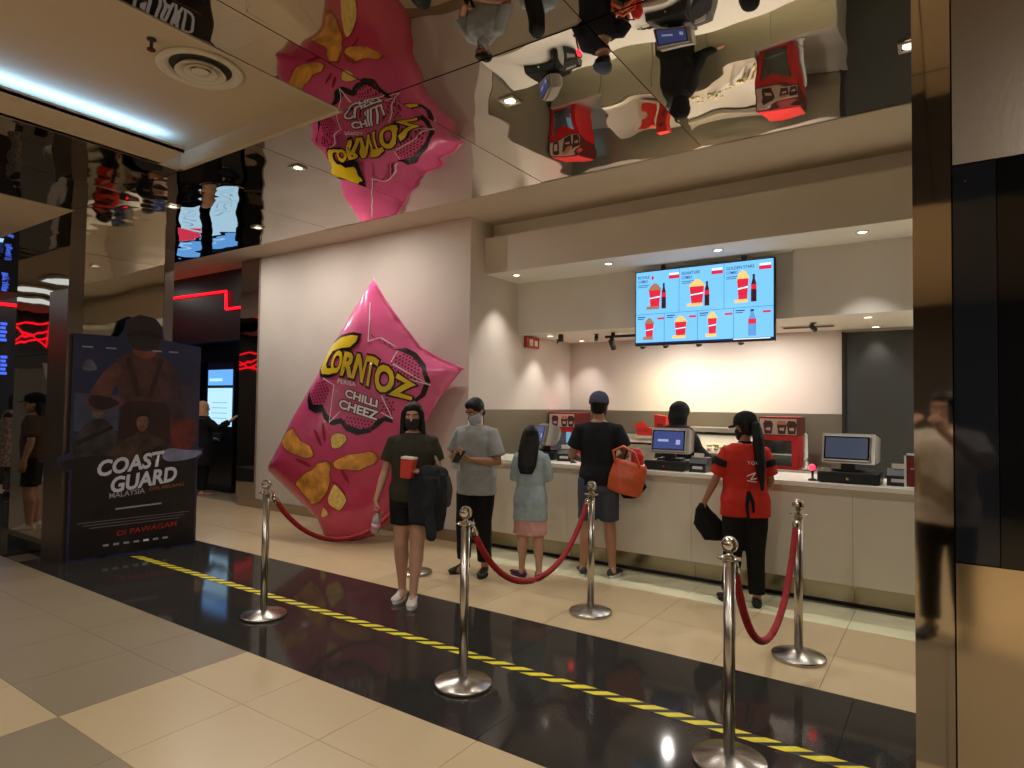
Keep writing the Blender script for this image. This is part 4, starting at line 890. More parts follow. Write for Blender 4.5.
def hand(bm, wrist, d, palm, side, curl=0.5):
    """wrist point, finger direction d, palm normal (the way the palm faces), side = +1/-1 thumb side"""
    d = V(d).normalized(); palm = V(palm); palm = (palm-d*palm.dot(d)).normalized(); s = d.cross(palm).normalized()*side
    w = V(wrist)
    loft(bm, [(w-d*0.02, 0.026, 0.020, s, palm), (w+d*0.02, 0.034, 0.016, s, palm), (w+d*0.06, 0.042, 0.0155, s, palm), (w+d*0.09, 0.041, 0.013, s, palm), (w+d*0.098, 0.034, 0.010, s, palm)], 14)
    for off, ln in ((0.030, 0.072), (0.010, 0.080), (-0.010, 0.075), (-0.029, 0.060)):
        p = w+d*0.088+s*off; pts = [p-d*0.012]; a = 0.25*curl
        for k, f in enumerate((0.45, 0.31, 0.26)):
            a += curl*0.55; p = p+(d*math.cos(a)+palm*math.sin(a))*ln*f; pts.append(p.copy())
        limb(bm, pts, [0.0098, 0.0094, 0.0086, 0.0074], 8)
    p0 = w+d*0.028+s*0.030; dt = (d*0.72+s*0.62+palm*0.30).normalized(); p1 = p0+dt*0.038; p2 = p1+(dt*0.8+palm*0.4*curl+d*0.3).normalized()*0.03
    limb(bm, [w+d*0.015+s*0.012, p0, p1, p2], [0.015, 0.0135, 0.0115, 0.009], 8)
def person(label, loc, rz, h, J=None, skin=(176, 128, 98), male=True, top=None, bottom=None, shoes=None, head=(0, 0), hair=None, cap=None, mask=None, hijab=None, eyes=True, hs=1.0, wide=1.0, name='person', group=None):
    s = h/1.70
    root = thing(name, label, 'person', loc, rz, group); root.scale = (s, s, s)
    D = dict(lean=(0, 0), sh=0.172 if male else 0.155, eR=(-0.235, 0.03, 1.12), eL=(0.235, 0.03, 1.12), wR=(-0.245, -0.03, 0.885), wL=(0.245, -0.03, 0.885), hR=(0, -0.15, -1), hL=(0, -0.15, -1), pR=(0.9, -0.2, 0), pL=(-0.9, -0.2, 0), cR=0.5, cL=0.5,
             kR=(-0.098, -0.015, 0.49), kL=(0.098, -0.015, 0.49), aR=(-0.105, 0.02, 0.085), aL=(0.105, 0.02, 0.085), tR=8, tL=8, hip=0.088)
    D.update(J or {})
    lx, ly = D['lean']
    def tc_(z): t = max(0, (z-0.93)/0.47); return lx*t, ly*t
    def P3(x, y, z): a, b = tc_(z); return V((x+a, y+b, z))
    SK = M('skin_%d_%d_%d' % skin, skin, 0.5, var=0.06, vscale=8)
    wd = wide
    X, Yv = V((1, 0, 0)), V((0, 1, 0))
    tor = [(0.80, 0.10, 0.085, 0.01), (0.87, 0.152, 0.108, 0.012), (0.95, 0.160*wd, 0.112*wd, 0.008), (1.05, 0.138*wd, 0.100*wd, 0.0), (1.18, 0.142*wd, 0.104*wd, 0.0), (1.30, 0.158*wd, 0.106, 0.0), (1.38, 0.150, 0.092, 0.006), (1.43, 0.105, 0.070, 0.012), (1.465, 0.058, 0.056, 0.014)]
    def torso_loft(bm, z0, z1, inf, flare=0.0):
        zs = [z0]+[t[0] for t in tor if z0+0.02 < t[0] < z1-0.005]+[z1]; secs = []
        for z in zs:
            for a, b in zip(tor, tor[1:]):
                if a[0] <= z <= b[0]: t = (z-a[0])/(b[0]-a[0]); rx, ry, cy = [a[k]*(1-t)+b[k]*t for k in (1, 2, 3)]; break
            else: rx, ry, cy = tor[0][1:] if z < tor[0][0] else tor[-1][1:]
            if z < 1.0: rx = max(rx, 0.155*wd); ry = max(ry, 0.108*wd)
            fl = flare*max(0, (1.25-z)/0.5); px, py = tc_(z)
            secs.append((V((px, cy+py, z)), rx+inf+fl, ry+inf+fl*0.8, X, Yv))
        loft(bm, secs, 24)
    shR, shL = P3(-D['sh'], 0.01, 1.372), P3(D['sh'], 0.01, 1.372)
    eR, eL, wR, wL = (V(D[k]) for k in ('eR', 'eL', 'wR', 'wL'))
    hipR, hipL = V((-D['hip'], 0.01, 0.89)), V((D['hip'], 0.01, 0.89))
    kR, kL, aR, aL = (V(D[k]) for k in ('kR', 'kL', 'aR', 'aL'))
    # ---- body, one mesh
    bm = bmesh.new()
    torso_loft(bm, 0.82, 1.46, 0.0)
    for sh, e, w, dd, pn, cu, sd in ((shR, eR, wR, D['hR'], D['pR'], D['cR'], 1), (shL, eL, wL, D['hL'], D['pL'], D['cL'], -1)):
        k = 1.0 if male else 0.86
        limb(bm, [sh, sh.lerp(e, 0.35), sh.lerp(e, 0.8), e, e.lerp(w, 0.25), e.lerp(w, 0.7), w], [0.056*k, 0.051*k, 0.043*k, 0.041*k, 0.043*k, 0.033*k, 0.026], 14)
        hand(bm, w, dd, pn, sd, cu)
    for hp, k_, a in ((hipR, kR, aR), (hipL, kL, aL)):
        q = 1.0 if male else 1.12
        calf = k_.lerp(a, 0.3)+V((0, 0.014, 0))
        limb(bm, [hp, hp.lerp(k_, 0.4), hp.lerp(k_, 0.85), k_, calf, k_.lerp(a, 0.7), a], [0.088*q, 0.08*q, 0.060*q, 0.055*q, 0.057*q, 0.042, 0.034], 16)
        limb(bm, [a+V((0, 0.02, -0.02)), a+V((0, -0.05, -0.045)), a+V((0, -0.11, -0.055))], [0.036, 0.034, 0.026], 10)
    px, py = tc_(1.47); hc = V((px*1.05, py*1.05-0.006-0.02*math.sin(math.radians(head[1])), 1.47+0.118*hs))
    limb(bm, [P3(0, 0.016, 1.40), P3(0, 0.012, 1.46), hc+V((0, 0.014, -0.05))], [0.062, 0.054 if male else 0.046, 0.052 if male else 0.046], 16)
    HM = Matrix.Translation(hc) @ Matrix.Rotation(math.radians(head[0]), 4, 'Z') @ Matrix.Rotation(math.radians(head[1]), 4, 'X') @ Matrix.Diagonal((hs, hs, hs, 1))
    def hp_(x, y, z): return HM @ V((x, y, z))
    R3 = HM.to_3x3(); hX, hY = R3 @ X, R3 @ Yv
    loft(bm, [(hp_(0, cy, z), rx, ry, hX, hY) for z, rx, ry, cy in ((-0.114, 0.022, 0.022, -0.062), (-0.104, 0.038, 0.042, -0.046), (-0.08, 0.054, 0.066, -0.024), (-0.045, 0.065, 0.084, -0.008), (0.0, 0.072, 0.094, 0.003), (0.045, 0.074, 0.097, 0.006), (0.08, 0.064, 0.085, 0.008), (0.10, 0.046, 0.062, 0.009), (0.112, 0.02, 0.03, 0.01))], 20)
    limb(bm, [hp_(0, -0.086, 0.012), hp_(0, -0.098, -0.012), hp_(0, -0.107, -0.030), hp_(0, -0.094, -0.036)], [0.009*hs, 0.011*hs, 0.0135*hs, 0.010*hs], 8)      # nose
    ellip(bm, hp_(0, -0.080, -0.066), 0.022*hs, 0.012*hs, 0.009*hs); ellip(bm, hp_(0, -0.078, 0.030), 0.05*hs, 0.018*hs, 0.010*hs)      # lips, brow
    for sx in (-1, 1): ellip(bm, hp_(sx*0.073, 0.010, -0.012), 0.010*hs, 0.020*hs, 0.032*hs)      # ears
    body = cook('body', bm, SK, root, 0.0068, 2)
    if eyes:
        EW = M('eye_white', (226, 220, 212), 0.3); EB = M('eye_iris', (30, 18, 14), 0.2)
        for sx in (-1, 1):
            b2 = bmesh.new(); ellip(b2, hp_(sx*0.030, -0.0835, 0.006), 0.0125*hs, 0.007*hs, 0.0068*hs, u=12, v=8); e_ = meshobj('eye', b2, EW, body, True)
            b2 = bmesh.new(); ellip(b2, hp_(sx*0.030, -0.0885, 0.006), 0.0062*hs, 0.0036*hs, 0.0062*hs, u=10, v=6); meshobj('iris', b2, EB, body, True)
            b2 = bmesh.new(); limb(b2, [hp_(sx*0.014, -0.094, 0.024), hp_(sx*0.03, -0.094, 0.030), hp_(sx*0.048, -0.083, 0.025)], [0.0035, 0.0045, 0.003], 6); meshobj('eyebrow', b2, M('brow_hair', (26, 20, 18), 0.8), body, True)
        if not mask:
            b2 = bmesh.new(); ellip(b2, hp_(0, -0.0915, -0.066), 0.021*hs, 0.004*hs, 0.0055*hs); meshobj('lips', b2, M('lips', (150, 84, 76), 0.5), body, True)
    # ---- clothes
    if top:
        bm = bmesh.new(); inf = top.get('inf', 0.022)
        torso_loft(bm, top.get('hem', 0.86), top.get('neck', 1.445), inf, top.get('flare', 0.0))
        for sh, e, w in ((shR, eR, wR), (shL, eL, wL)):
            sl = top.get('sleeve', 0.62); r0 = 0.072*(1 if male else 0.86)+inf*0.5
            pts = [sh.lerp(V((0, sh.y, sh.z)), 0.5)+V((0, 0, 0.02)), sh, sh.lerp(e, min(1, sl)*0.5), sh.lerp(e, min(1, sl))]; rs = [r0*0.70, r0*0.80, r0*0.92, r0*(0.98 if sl <= 1 else 0.85)]
            if sl > 1:
                pts += [e.lerp(w, (sl-1)*0.5), e.lerp(w, sl-1)]; rs += [r0*0.78, r0*0.66]
            limb(bm, pts, rs, 16, rounded=False)
        tp_ = cook(top.get('part', 'shirt'), bm, top['mat'], root, 0.011, 4, top.get('wr', 0.006))
        if top.get('collar'):
            b2 = bmesh.new(); limb(b2, [P3(0, 0.012, 1.43), P3(0, 0.010, 1.468)], [0.072, 0.064], 20, rounded=False); cook('collar', b2, top['collar'], tp_, 0.008, 2)
    if bottom:
        bm = bmesh.new(); b = bottom; r = b.get('r', 1.0)*(1.12 if (not male and b.get('len', 0) > 0.5) else 1.0)
        if b['kind'] == 'skirt':
            zs = b['hem']; zt = 0.99; secs = []
            for k in range(6):
                t = k/5; z = zt+(zs-zt)*t; fl = b.get('flare', 0.05)*t
                secs.append((V((0, 0.012, z)), 0.150+fl+0.02*min(1, t*3), 0.112+fl+0.015*min(1, t*3), X, Yv))
            loft(bm, secs[::-1], 28)
        else:
            loft(bm, [(V((0, 0.012, 0.80)), 0.150*r, 0.112*r, X, Yv), (V((0, 0.012, 0.88)), 0.168*r, 0.122*r, X, Yv), (V((0, 0.01, 0.96)), 0.170*r, 0.122*r, X, Yv), (V((0, 0.005, 1.02)), 0.15*r, 0.11*r, X, Yv)], 24)
            for hp, k_, a in ((hipR, kR, aR), (hipL, kL, aL)):
                ln = b['len']      # 1 = ankle, 0.5 = knee
                if ln <= 0.5: t = ln/0.5; pts = [hp+V((0, 0, 0.02)), hp.lerp(k_, 0.35*t), hp.lerp(k_, 0.7*t), hp.lerp(k_, t)]; rs = [0.100*r, 0.096*r, 0.088*r, 0.086*r]
                else: t = (ln-0.5)/0.5; pts = [hp+V((0, 0, 0.02)), hp.lerp(k_, 0.5), hp.lerp(k_, 0.9), k_.lerp(a, 0.1), k_.lerp(a, 0.5*t), k_.lerp(a, t)]; rs = [0.102*r, 0.092*r, 0.078*r, 0.074*r, 0.066*r, 0.062*r]
                limb(bm, pts, rs, 16, rounded=False)
        cook(b.get('part', 'trousers'), bm, b['mat'], root, 0.011, 3, b.get('wr', 0.005))
    if shoes:
        for a, tw in ((aR, -D['tR']), (aL, D['tL'])):
            m4 = Matrix.Translation(V((a.x, a.y, 0))) @ Matrix.Rotation(math.radians(tw), 4, 'Z')
            bm = bmesh.new(); hgt = shoes.get('h', 0.085)
            secs = [(m4 @ V((0, y, 0.012+zz)), rx, rz, X, V((0, 0, 1))) for y, rx, rz, zz in ((0.062, 0.024, 0.025, 0.03), (0.045, 0.036, hgt*0.48, hgt*0.45), (0.0, 0.040, hgt*0.52, hgt*0.48), (-0.05, 0.041, hgt*0.40, hgt*0.38), (-0.10, 0.045, hgt*0.32, hgt*0.3), (-0.15, 0.042, 0.024, 0.022), (-0.178, 0.026, 0.016, 0.014))]
            loft(bm, secs, 16); sh_ = cook('shoe', bm, shoes['mat'], root, 0.009, 2)
            bm = bmesh.new(); prism(bm, [(0.026*math.cos(t)*(1.45 if math.sin(t) < 0 else 1.3), -0.058+0.122*math.sin(t)) for t in [2*PI*i/18 for i in range(18)]], 0.0, shoes.get('sole', 0.018), lambda x, y, z: m4 @ V((x*1.22, y, z))); meshobj('sole', bm, shoes.get('smat', shoes['mat']), sh_)
    # ---- head wear and hair
    HB = hair['mat'] if hair else None
    if hair:
        bm = bmesh.new(); st_ = hair['style']
        m_ = HM.to_3x3().to_4x4()
        ellip(bm, hp_(0, 0.022, 0.038), 0.085, 0.102, 0.096, None, 20, 14)
        if st_ == 'short':
            ellip(bm, hp_(0, -0.03, 0.075), 0.066, 0.062, 0.05); ellip(bm, hp_(0, 0.045, -0.03), 0.074, 0.055, 0.05)
        else:
            L = hair.get('len', 0.3)
            secs = [(0.06, 0.078, 0.07, 0.035), (0.0, 0.090, 0.066, 0.045), (-0.08, 0.098, 0.058, 0.055), (-0.16, 0.10, 0.05, 0.07), (-L*0.8, 0.092, 0.045, 0.085), (-L, 0.06, 0.03, 0.088)]
            hw = hair.get('w', 1.0); loft(bm, [(hp_(0, cy, z), rx*hw, ry, X, Yv) for z, rx, ry, cy in secs[::-1]], 20)
            if hair.get('front', True):
                for sx in (-1, 1): limb(bm, [hp_(sx*0.045, -0.055, 0.085), hp_(sx*0.078, -0.035, 0.03), hp_(sx*0.086, -0.02, -0.06), hp_(sx*0.092, -0.018, -0.15), hp_(sx*0.09, -0.02, -L*0.72)], [0.024, 0.026, 0.026, 0.024, 0.012], 10)
                ellip(bm, hp_(0, -0.028, 0.078), 0.070, 0.066, 0.048)
        if st_ == 'ponytail':
            pass
        cook('hair', bm, HB, root, 0.009, 2, 0.003, 30)
    if hair and hair.get('tail'):
        bm = bmesh.new(); L = hair['tail']
        limb(bm, [hp_(0, 0.09, 0.03), hp_(0, 0.135, 0.01), hp_(0, 0.145, -0.10), hp_(0, 0.14, -L*0.6), hp_(0, 0.135, -L)], [0.024, 0.042, 0.050, 0.046, 0.014], 12); cook('ponytail', bm, HB, root, 0.009, 2, 0.004, 30)
    if cap:
        bm = bmesh.new()
        secs = [(hp_(0, 0.012, z), rx, ry, hX, hY) for z, rx, ry in ((0.024, 0.096, 0.118), (0.06, 0.096, 0.118), (0.10, 0.087, 0.107), (0.13, 0.066, 0.082), (0.146, 0.036, 0.045), (0.151, 0.008, 0.01))]
        loft(bm, secs, 24); c_ = cook('cap', bm, cap, root, 0.008, 2)
        bm = bmesh.new(); secs = [(hp_(0, y, z), rx, 0.006, hX, R3 @ V((0, 0, 1))) for y, rx, z in ((-0.07, 0.078, 0.030), (-0.11, 0.074, 0.028), (-0.15, 0.062, 0.022), (-0.175, 0.035, 0.017))]
        loft(bm, secs, 16); meshobj('brim', bm, cap, c_, True)
        bm = bmesh.new(); ellip(bm, hp_(0, 0.012, 0.150), 0.009, 0.009, 0.005); meshobj('button', bm, cap, c_, True)
    if mask:
        bm = bmesh.new()
        loft(bm, [(hp_(0, cy, z), rx, ry, hX, hY) for z, rx, ry, cy in ((-0.108, 0.040, 0.042, -0.052), (-0.085, 0.060, 0.070, -0.030), (-0.05, 0.070, 0.086, -0.022), (-0.02, 0.074, 0.088, -0.018), (-0.012, 0.072, 0.086, -0.018))], 20)
        ellip(bm, hp_(0, -0.095, -0.034), 0.02, 0.022, 0.026); mk = cook('face_mask', bm, mask, root, 0.007, 2)
        bm = bmesh.new()
        for sx in (-1, 1): tube(bm, [hp_(sx*0.07, -0.03, -0.03), hp_(sx*0.082, 0.0, -0.012), hp_(sx*0.086, 0.03, -0.005)], 0.0022, 6)
        meshobj('ear_loop', bm, mask, mk)
    if hijab:
        bm = bmesh.new(); f = hijab.get('front', True)
        hk = hijab.get('k', 1.0); ellip(bm, hp_(0, 0.018, 0.026), 0.094*hk, 0.108*hk, 0.106*(1+(hk-1)*0.3), None, 20, 14)
        loft(bm, [(hp_(0, 0.03, 0.03), 0.092*hk, 0.092*hk, X, Yv), (hp_(0, 0.028, -0.06), 0.097*hk, 0.088*hk, X, Yv), (P3(0, 0.012, 1.45), 0.098, 0.10, X, Yv), (P3(0, 0.01, 1.39), 0.16, 0.125, X, Yv), (P3(0, 0.01, hijab.get('hem', 1.28)), 0.21, 0.15, X, Yv)][::-1], 22)
        if f: ellip(bm, hp_(0, -0.05, -0.105), 0.06, 0.05, 0.03)
        cook('headscarf', bm, hijab['mat'], root, 0.010, 3, 0.004, 12)
    root['_s'] = s
    def W(p):
        return Matrix.Translation(V(loc)) @ Matrix.Rotation(rz, 4, 'Z') @ (V(p)*s)
    return root, W, P3, hp_
def fab(name, col, r=0.85, bump=0.25): return M(name, col, r, var=0.12, vscale=14, bump=bump, bscale=120, spec=0.25)
DG = math.radians
HAIR = M('black_hair', (11, 9, 9), 0.5, spec=0.3, bump=0.5, bscale=140, stretch=(1, 1, 0.08))

# ---- woman walking with popcorn box, bottle and jacket
w_, W, P3, hp = person('woman in dark olive top and black shorts carrying a red box and jacket', (-3.55, 3.79, 0), DG(34), 1.555,
    dict(sh=0.172, eR=(-0.245, 0.02, 1.10), wR=(-0.29, -0.10, 0.87), hR=(-0.05, -0.25, -1), pR=(0.9, 0.3, 0), cR=1.1, eL=(0.235, 0.03, 1.115), wL=(0.10, -0.20, 1.13), hL=(-0.9, -0.25, 0.15), pL=(0.25, -0.3, 0.9), cL=1.0,
         aR=(-0.075, 0.03, 0.085), kR=(-0.085, -0.02, 0.49), kL=(0.06, -0.05, 0.49), aL=(0.045, -0.12, 0.085), tR=12, tL=2), (178, 134, 108), False,
    dict(mat=fab('olive_cloth', (52, 48, 36)), sleeve=0.66, hem=0.855, inf=0.022, part='blouse'), dict(kind='trousers', part='shorts', len=0.30, mat=fab('black_shorts', (18, 17, 18)), r=1.16), dict(mat=M('white_canvas', (206, 196, 184), 0.7), h=0.075, smat=M('white_sole', (222, 216, 206), 0.6)),
    (0, 4), dict(style='long', len=0.30, mat=HAIR), mask=M('black_mask', (26, 22, 22), 0.8), wide=1.16)
def held(name, lab, cat, W, p, rz=0.0): return thing(name, lab, cat, W(p), rz)
b = held('popcorn_carton', 'red popcorn carton with white rim held by the walking woman', 'carton', W, (0.0, -0.275, 1.085), DG(34)); b.rotation_euler = (0, DG(6), DG(30))
CR = M('carton_red', (196, 52, 30), 0.5)
bm = bmesh.new(); loft(bm, [(V((0, 0, 0)), 0.062, 0.045, V((0.707, 0.707, 0)), V((-0.707, 0.707, 0))), (V((0, 0, 0.145)), 0.074, 0.056, V((0.707, 0.707, 0)), V((-0.707, 0.707, 0)))], 4); meshobj('carton', bm, CR, b)
bm = bmesh.new(); loft(bm, [(V((0, 0, 0.145)), 0.076, 0.058, V((0.707, 0.707, 0)), V((-0.707, 0.707, 0))), (V((0, 0, 0.16)), 0.074, 0.056, V((0.707, 0.707, 0)), V((-0.707, 0.707, 0)))], 4); meshobj('rim', bm, WHITEP, b)
b = held('water_bottle', 'small clear water bottle in the walking woman\'s hanging hand', 'bottle', W, (-0.285, -0.15, 0.60), 0); b.rotation_euler = (DG(6), DG(14), 0)
meshobj('bottle_body', lathe(bmesh.new(), [(0, 0), (0.03, 0), (0.033, 0.01), (0.033, 0.11), (0.03, 0.125), (0.014, 0.16), (0.013, 0.175), (0, 0.175)], 20), M('clear_plastic', (226, 214, 214), 0.12, trans=0.55), b, True)
meshobj('cap', lathe(bmesh.new(), [(0, 0.172), (0.016, 0.172), (0.016, 0.192), (0, 0.192)], 16), M('pink_cap', (196, 60, 100), 0.4), b, True); meshobj('label', lathe(bmesh.new(), [(0.0336, 0.045), (0.0342, 0.045), (0.0342, 0.085), (0.0336, 0.085)], 20), M('bottle_label', (224, 180, 190), 0.5), b, True)
jk = held('jacket', 'dark grey jacket hanging over the walking woman\'s forearm', 'jacket', W, (0.17, -0.13, 0.62), DG(34))
JM = fab('jacket_cloth', (36, 37, 40)); bm = bmesh.new()
limb(bm, [(-0.10, -0.05, 0.42), (0.0, -0.04, 0.45), (0.09, 0.06, 0.44)], [0.06, 0.065, 0.06], 14)
loft(bm, [(V((-0.05, -0.06, 0.06)), 0.10, 0.03, V((1, 0, 0)), V((0, 1, 0))), (V((-0.06, -0.07, 0.22)), 0.105, 0.045, V((1, 0, 0)), V((0, 1, 0))), (V((-0.03, -0.06, 0.42)), 0.12, 0.06, V((1, 0, 0)), V((0, 1, 0)))], 18)
loft(bm, [(V((0.05, 0.0, 0.0)), 0.075, 0.03, V((1, 0.4, 0)).normalized(), V((-0.4, 1, 0)).normalized()), (V((0.05, 0.0, 0.2)), 0.09, 0.05, V((1, 0.4, 0)).normalized(), V((-0.4, 1, 0)).normalized()), (V((0.04, 0.0, 0.44)), 0.10, 0.07, V((1, 0.4, 0)).normalized(), V((-0.4, 1, 0)).normalized())], 18)
limb(bm, [(0.02, -0.07, 0.40), (0.0, -0.10, 0.22), (0.03, -0.09, -0.02)], [0.045, 0.05, 0.04], 12)
cook('cloth', bm, JM, jk, 0.011, 3, 0.014, 11)
sb = held('shoulder_bag', 'grey shoulder bag on the walking woman\'s left side', 'bag', W, (0.27, 0.06, 0.80), DG(34)); bm = bmesh.new()
loft(bm, [(V((0, 0, 0)), 0.055, 0.13, X_, Y_) for X_, Y_ in ((V((1, 0, 0)), V((0, 1, 0))),)]+[(V((0.01, 0, 0.12)), 0.065, 0.14, V((1, 0, 0)), V((0, 1, 0))), (V((0, 0, 0.25)), 0.045, 0.11, V((1, 0, 0)), V((0, 1, 0)))], 16); cook('pouch', bm, fab('grey_bag', (66, 62, 60)), sb, 0.012, 3, 0.006)
meshobj('strap', limb(bmesh.new(), [(0.0, -0.09, 0.23), (-0.04, -0.10, 0.36), (-0.125, -0.06, 0.545), (-0.13, 0.0, 0.56), (-0.09, 0.06, 0.45), (0.0, 0.09, 0.23)], [0.012]*6, 8), M('strap_tan', (150, 130, 112), 0.6), sb, True)

# ---- man in grey shirt reading his phone
g_, W, P3, hp = person('man in light grey polo shirt and pale mask looking down at his phone', (-3.62, 4.72, 0), DG(8), 1.60,
    dict(eR=(-0.25, -0.03, 1.13), wR=(-0.10, -0.24, 1.17), hR=(0.75, -0.55, 0.1), pR=(-0.1, 0.4, 0.8), cR=1.0, eL=(0.255, -0.02, 1.10), wL=(0.09, -0.24, 1.13), hL=(-0.75, -0.55, 0.05), pL=(0.1, 0.4, 0.8), cL=1.0,
         kR=(-0.11, -0.03, 0.49), aR=(-0.13, 0.01, 0.085), kL=(0.09, -0.01, 0.49), aL=(0.11, 0.0, 0.085), tR=18, tL=14, lean=(0, -0.02)), (166, 118, 90), True,
    dict(mat=fab('grey_polo', (158, 160, 158)), sleeve=0.80, hem=0.775, inf=0.04, collar=fab('grey_collar', (170, 172, 170))), dict(kind='trousers', len=0.94, mat=fab('black_trousers', (17, 17, 19)), r=1.14), dict(mat=M('black_shoe', (22, 19, 18), 0.45), smat=BLACKM),
    (-14, 24), dict(style='short', mat=HAIR), mask=M('pale_mask', (176, 184, 192), 0.8), wide=1.08)
p = held('phone', 'dark phone held in both hands by the man in grey', 'phone', W, (0.0, -0.335, 1.165), DG(8)); bm = bx(bmesh.new(), -0.04, 0.04, -0.08, 0.08, -0.005, 0.005, 0.003); bmesh.ops.rotate(bm, verts=bm.verts[:], cent=(0, 0, 0), matrix=Matrix.Rotation(DG(38), 3, 'X')); ph_ = meshobj('case', bm, BLACK, p)
bm = bx(bmesh.new(), -0.036, 0.036, -0.074, 0.074, 0.005, 0.006); bmesh.ops.rotate(bm, verts=bm.verts[:], cent=(0, 0, 0), matrix=Matrix.Rotation(DG(38), 3, 'X')); meshobj('screen', bm, BLACKG, p)
p = held('receipt_slip', 'white paper slip held below the phone by the man in grey', 'paper', W, (-0.03, -0.35, 1.03), DG(8)); box('paper', -0.05, 0.05, -0.004, 0.0, 0.0, 0.07, WHITEP, p); box('printed_lines', -0.035, 0.035, -0.005, -0.004, 0.03, 0.034, M('slip_ink', (120, 116, 116), 0.7), p)

# ---- girl seen from behind
gl, W, P3, hp = person('girl with long black hair in pale blue top seen from behind', (-3.13, 4.90, 0), DG(196), 1.35,
    dict(eR=(-0.20, -0.03, 1.13), wR=(-0.13, -0.20, 1.14), hR=(0.5, -0.8, 0), pR=(0.3, 0, -0.9), eL=(0.20, -0.02, 1.12), wL=(0.14, -0.20, 1.12), hL=(-0.5, -0.8, 0), pL=(-0.3, 0, -0.9), sh=0.15, kR=(-0.09, -0.02, 0.49), aR=(-0.115, 0.03, 0.085), kL=(0.09, -0.01, 0.49), aL=(0.105, -0.02, 0.085), tR=-20, tL=60), (190, 146, 122), False,
    dict(mat=fab('pale_blue_knit', (156, 172, 176)), sleeve=1.75, hem=0.66, inf=0.03, flare=0.028, part='cardigan', wr=0.008), dict(kind='skirt', part='skirt', hem=0.50, flare=0.03, mat=fab('pink_skirt', (206, 154, 148)), wr=0.014), dict(mat=M('purple_shoe', (92, 52, 92), 0.5), h=0.07, smat=M('purple_sole', (70, 40, 70), 0.6)),
    (-4, 10), dict(style='long', len=0.40, mat=HAIR, front=False, w=1.2), hs=1.08, wide=0.92, eyes=False)

# ---- man with cap at the counter
cm, W, P3, hp = person('man in navy cap, black shirt and grey shorts standing at the counter', (-2.67, 5.33, 0), DG(204), 1.66,
    dict(eR=(-0.26, -0.02, 1.14), wR=(-0.14, -0.24, 1.06), hR=(0.6, -0.8, -0.1), pR=(0.2, 0.1, -0.95), eL=(0.25, -0.05, 1.12), wL=(0.17, -0.26, 1.06), hL=(-0.4, -0.9, -0.1), pL=(-0.2, 0.1, -0.95), kR=(-0.11, -0.02, 0.49), aR=(-0.14, 0.03, 0.085), kL=(0.10, -0.02, 0.49), aL=(0.135, 0.02, 0.085), tR=22, tL=12, lean=(0, -0.03)), (170, 122, 94), True,
    dict(mat=fab('black_tee', (22, 23, 27)), sleeve=0.7, hem=0.85, inf=0.024), dict(kind='trousers', part='shorts', len=0.46, mat=fab('slate_shorts', (70, 74, 88)), r=1.08), dict(mat=M('dark_sneaker', (44, 46, 48), 0.6), smat=M('white_sneaker_sole', (214, 208, 198), 0.6), sole=0.03),
    (-6, 6), dict(style='short', mat=HAIR), cap=fab('navy_cap', (74, 77, 98)), wide=1.02, mask=M('black_mask2', (26, 24, 26), 0.8))
tb = held('tote_bag', 'orange leather tote bag hanging from the cap man\'s right elbow', 'bag', W, (-0.235, 0.17, 0.80), DG(204)); OR = M('orange_leather', (196, 82, 40), 0.42, var=0.15, vscale=10, bump=0.3, bscale=14, bdist=0.02)
bm = bmesh.new(); X1, Y1 = V((1, 0, 0)), V((0, 1, 0))
loft(bm, [(V((0, 0, 0)), 0.135, 0.05, X1, Y1), (V((0, 0, 0.02)), 0.155, 0.075, X1, Y1), (V((0, 0, 0.14)), 0.16, 0.075, X1, Y1), (V((0, 0, 0.26)), 0.15, 0.045, X1, Y1), (V((0, 0, 0.29)), 0.14, 0.025, X1, Y1)], 24); bmesh.ops.rotate(bm, verts=bm.verts[:], cent=(0, 0, 0), matrix=Matrix.Rotation(DG(-14), 3, 'Y')); cook('bag_body', bm, OR, tb, 0.010, 2, 0.007, 10)
for y in (-0.03, 0.03): meshobj('handle', limb(bmesh.new(), [(-0.14, y, 0.24), (-0.10, y, 0.36), (0.0, y, 0.42), (0.09, y, 0.38), (0.07, y, 0.27)], [0.011]*5, 8), OR, tb, True)
rc = held('red_pouch', 'small red pouch tucked behind the orange tote bag', 'pouch', W, (-0.36, 0.06, 1.0), DG(204)); bm = bmesh.new(); loft(bm, [(V((0, 0, 0)), 0.05, 0.02, X1, Y1), (V((0, 0, 0.14)), 0.06, 0.03, X1, Y1), (V((0.01, 0, 0.2)), 0.03, 0.015, X1, Y1)], 14); cook('pouch_body', bm, M('pouch_red', (206, 40, 40), 0.45), rc, 0.008, 2, 0.004); box('zip', -0.03, 0.03, -0.032, -0.028, 0.12, 0.126, CHROME, rc)
db = held('black_bag', 'black bag hanging below the orange tote bag', 'bag', W, (-0.30, 0.02, 0.74), DG(204)); bm = bmesh.new(); loft(bm, [(V((0, 0, 0)), 0.06, 0.03, X1, Y1), (V((0, 0, 0.1)), 0.15, 0.05, X1, Y1), (V((0.02, 0, 0.3)), 0.10, 0.04, X1, Y1)], 16); cook('bag_body', bm, fab('black_bag_cloth', (20, 20, 22)), db, 0.011, 2, 0.008); meshobj('strap', limb(bmesh.new(), [(-0.06, 0, 0.28), (-0.03, 0.02, 0.45), (0.03, 0.02, 0.45), (0.08, 0, 0.28)], [0.008]*4, 8), BLACKM, db)

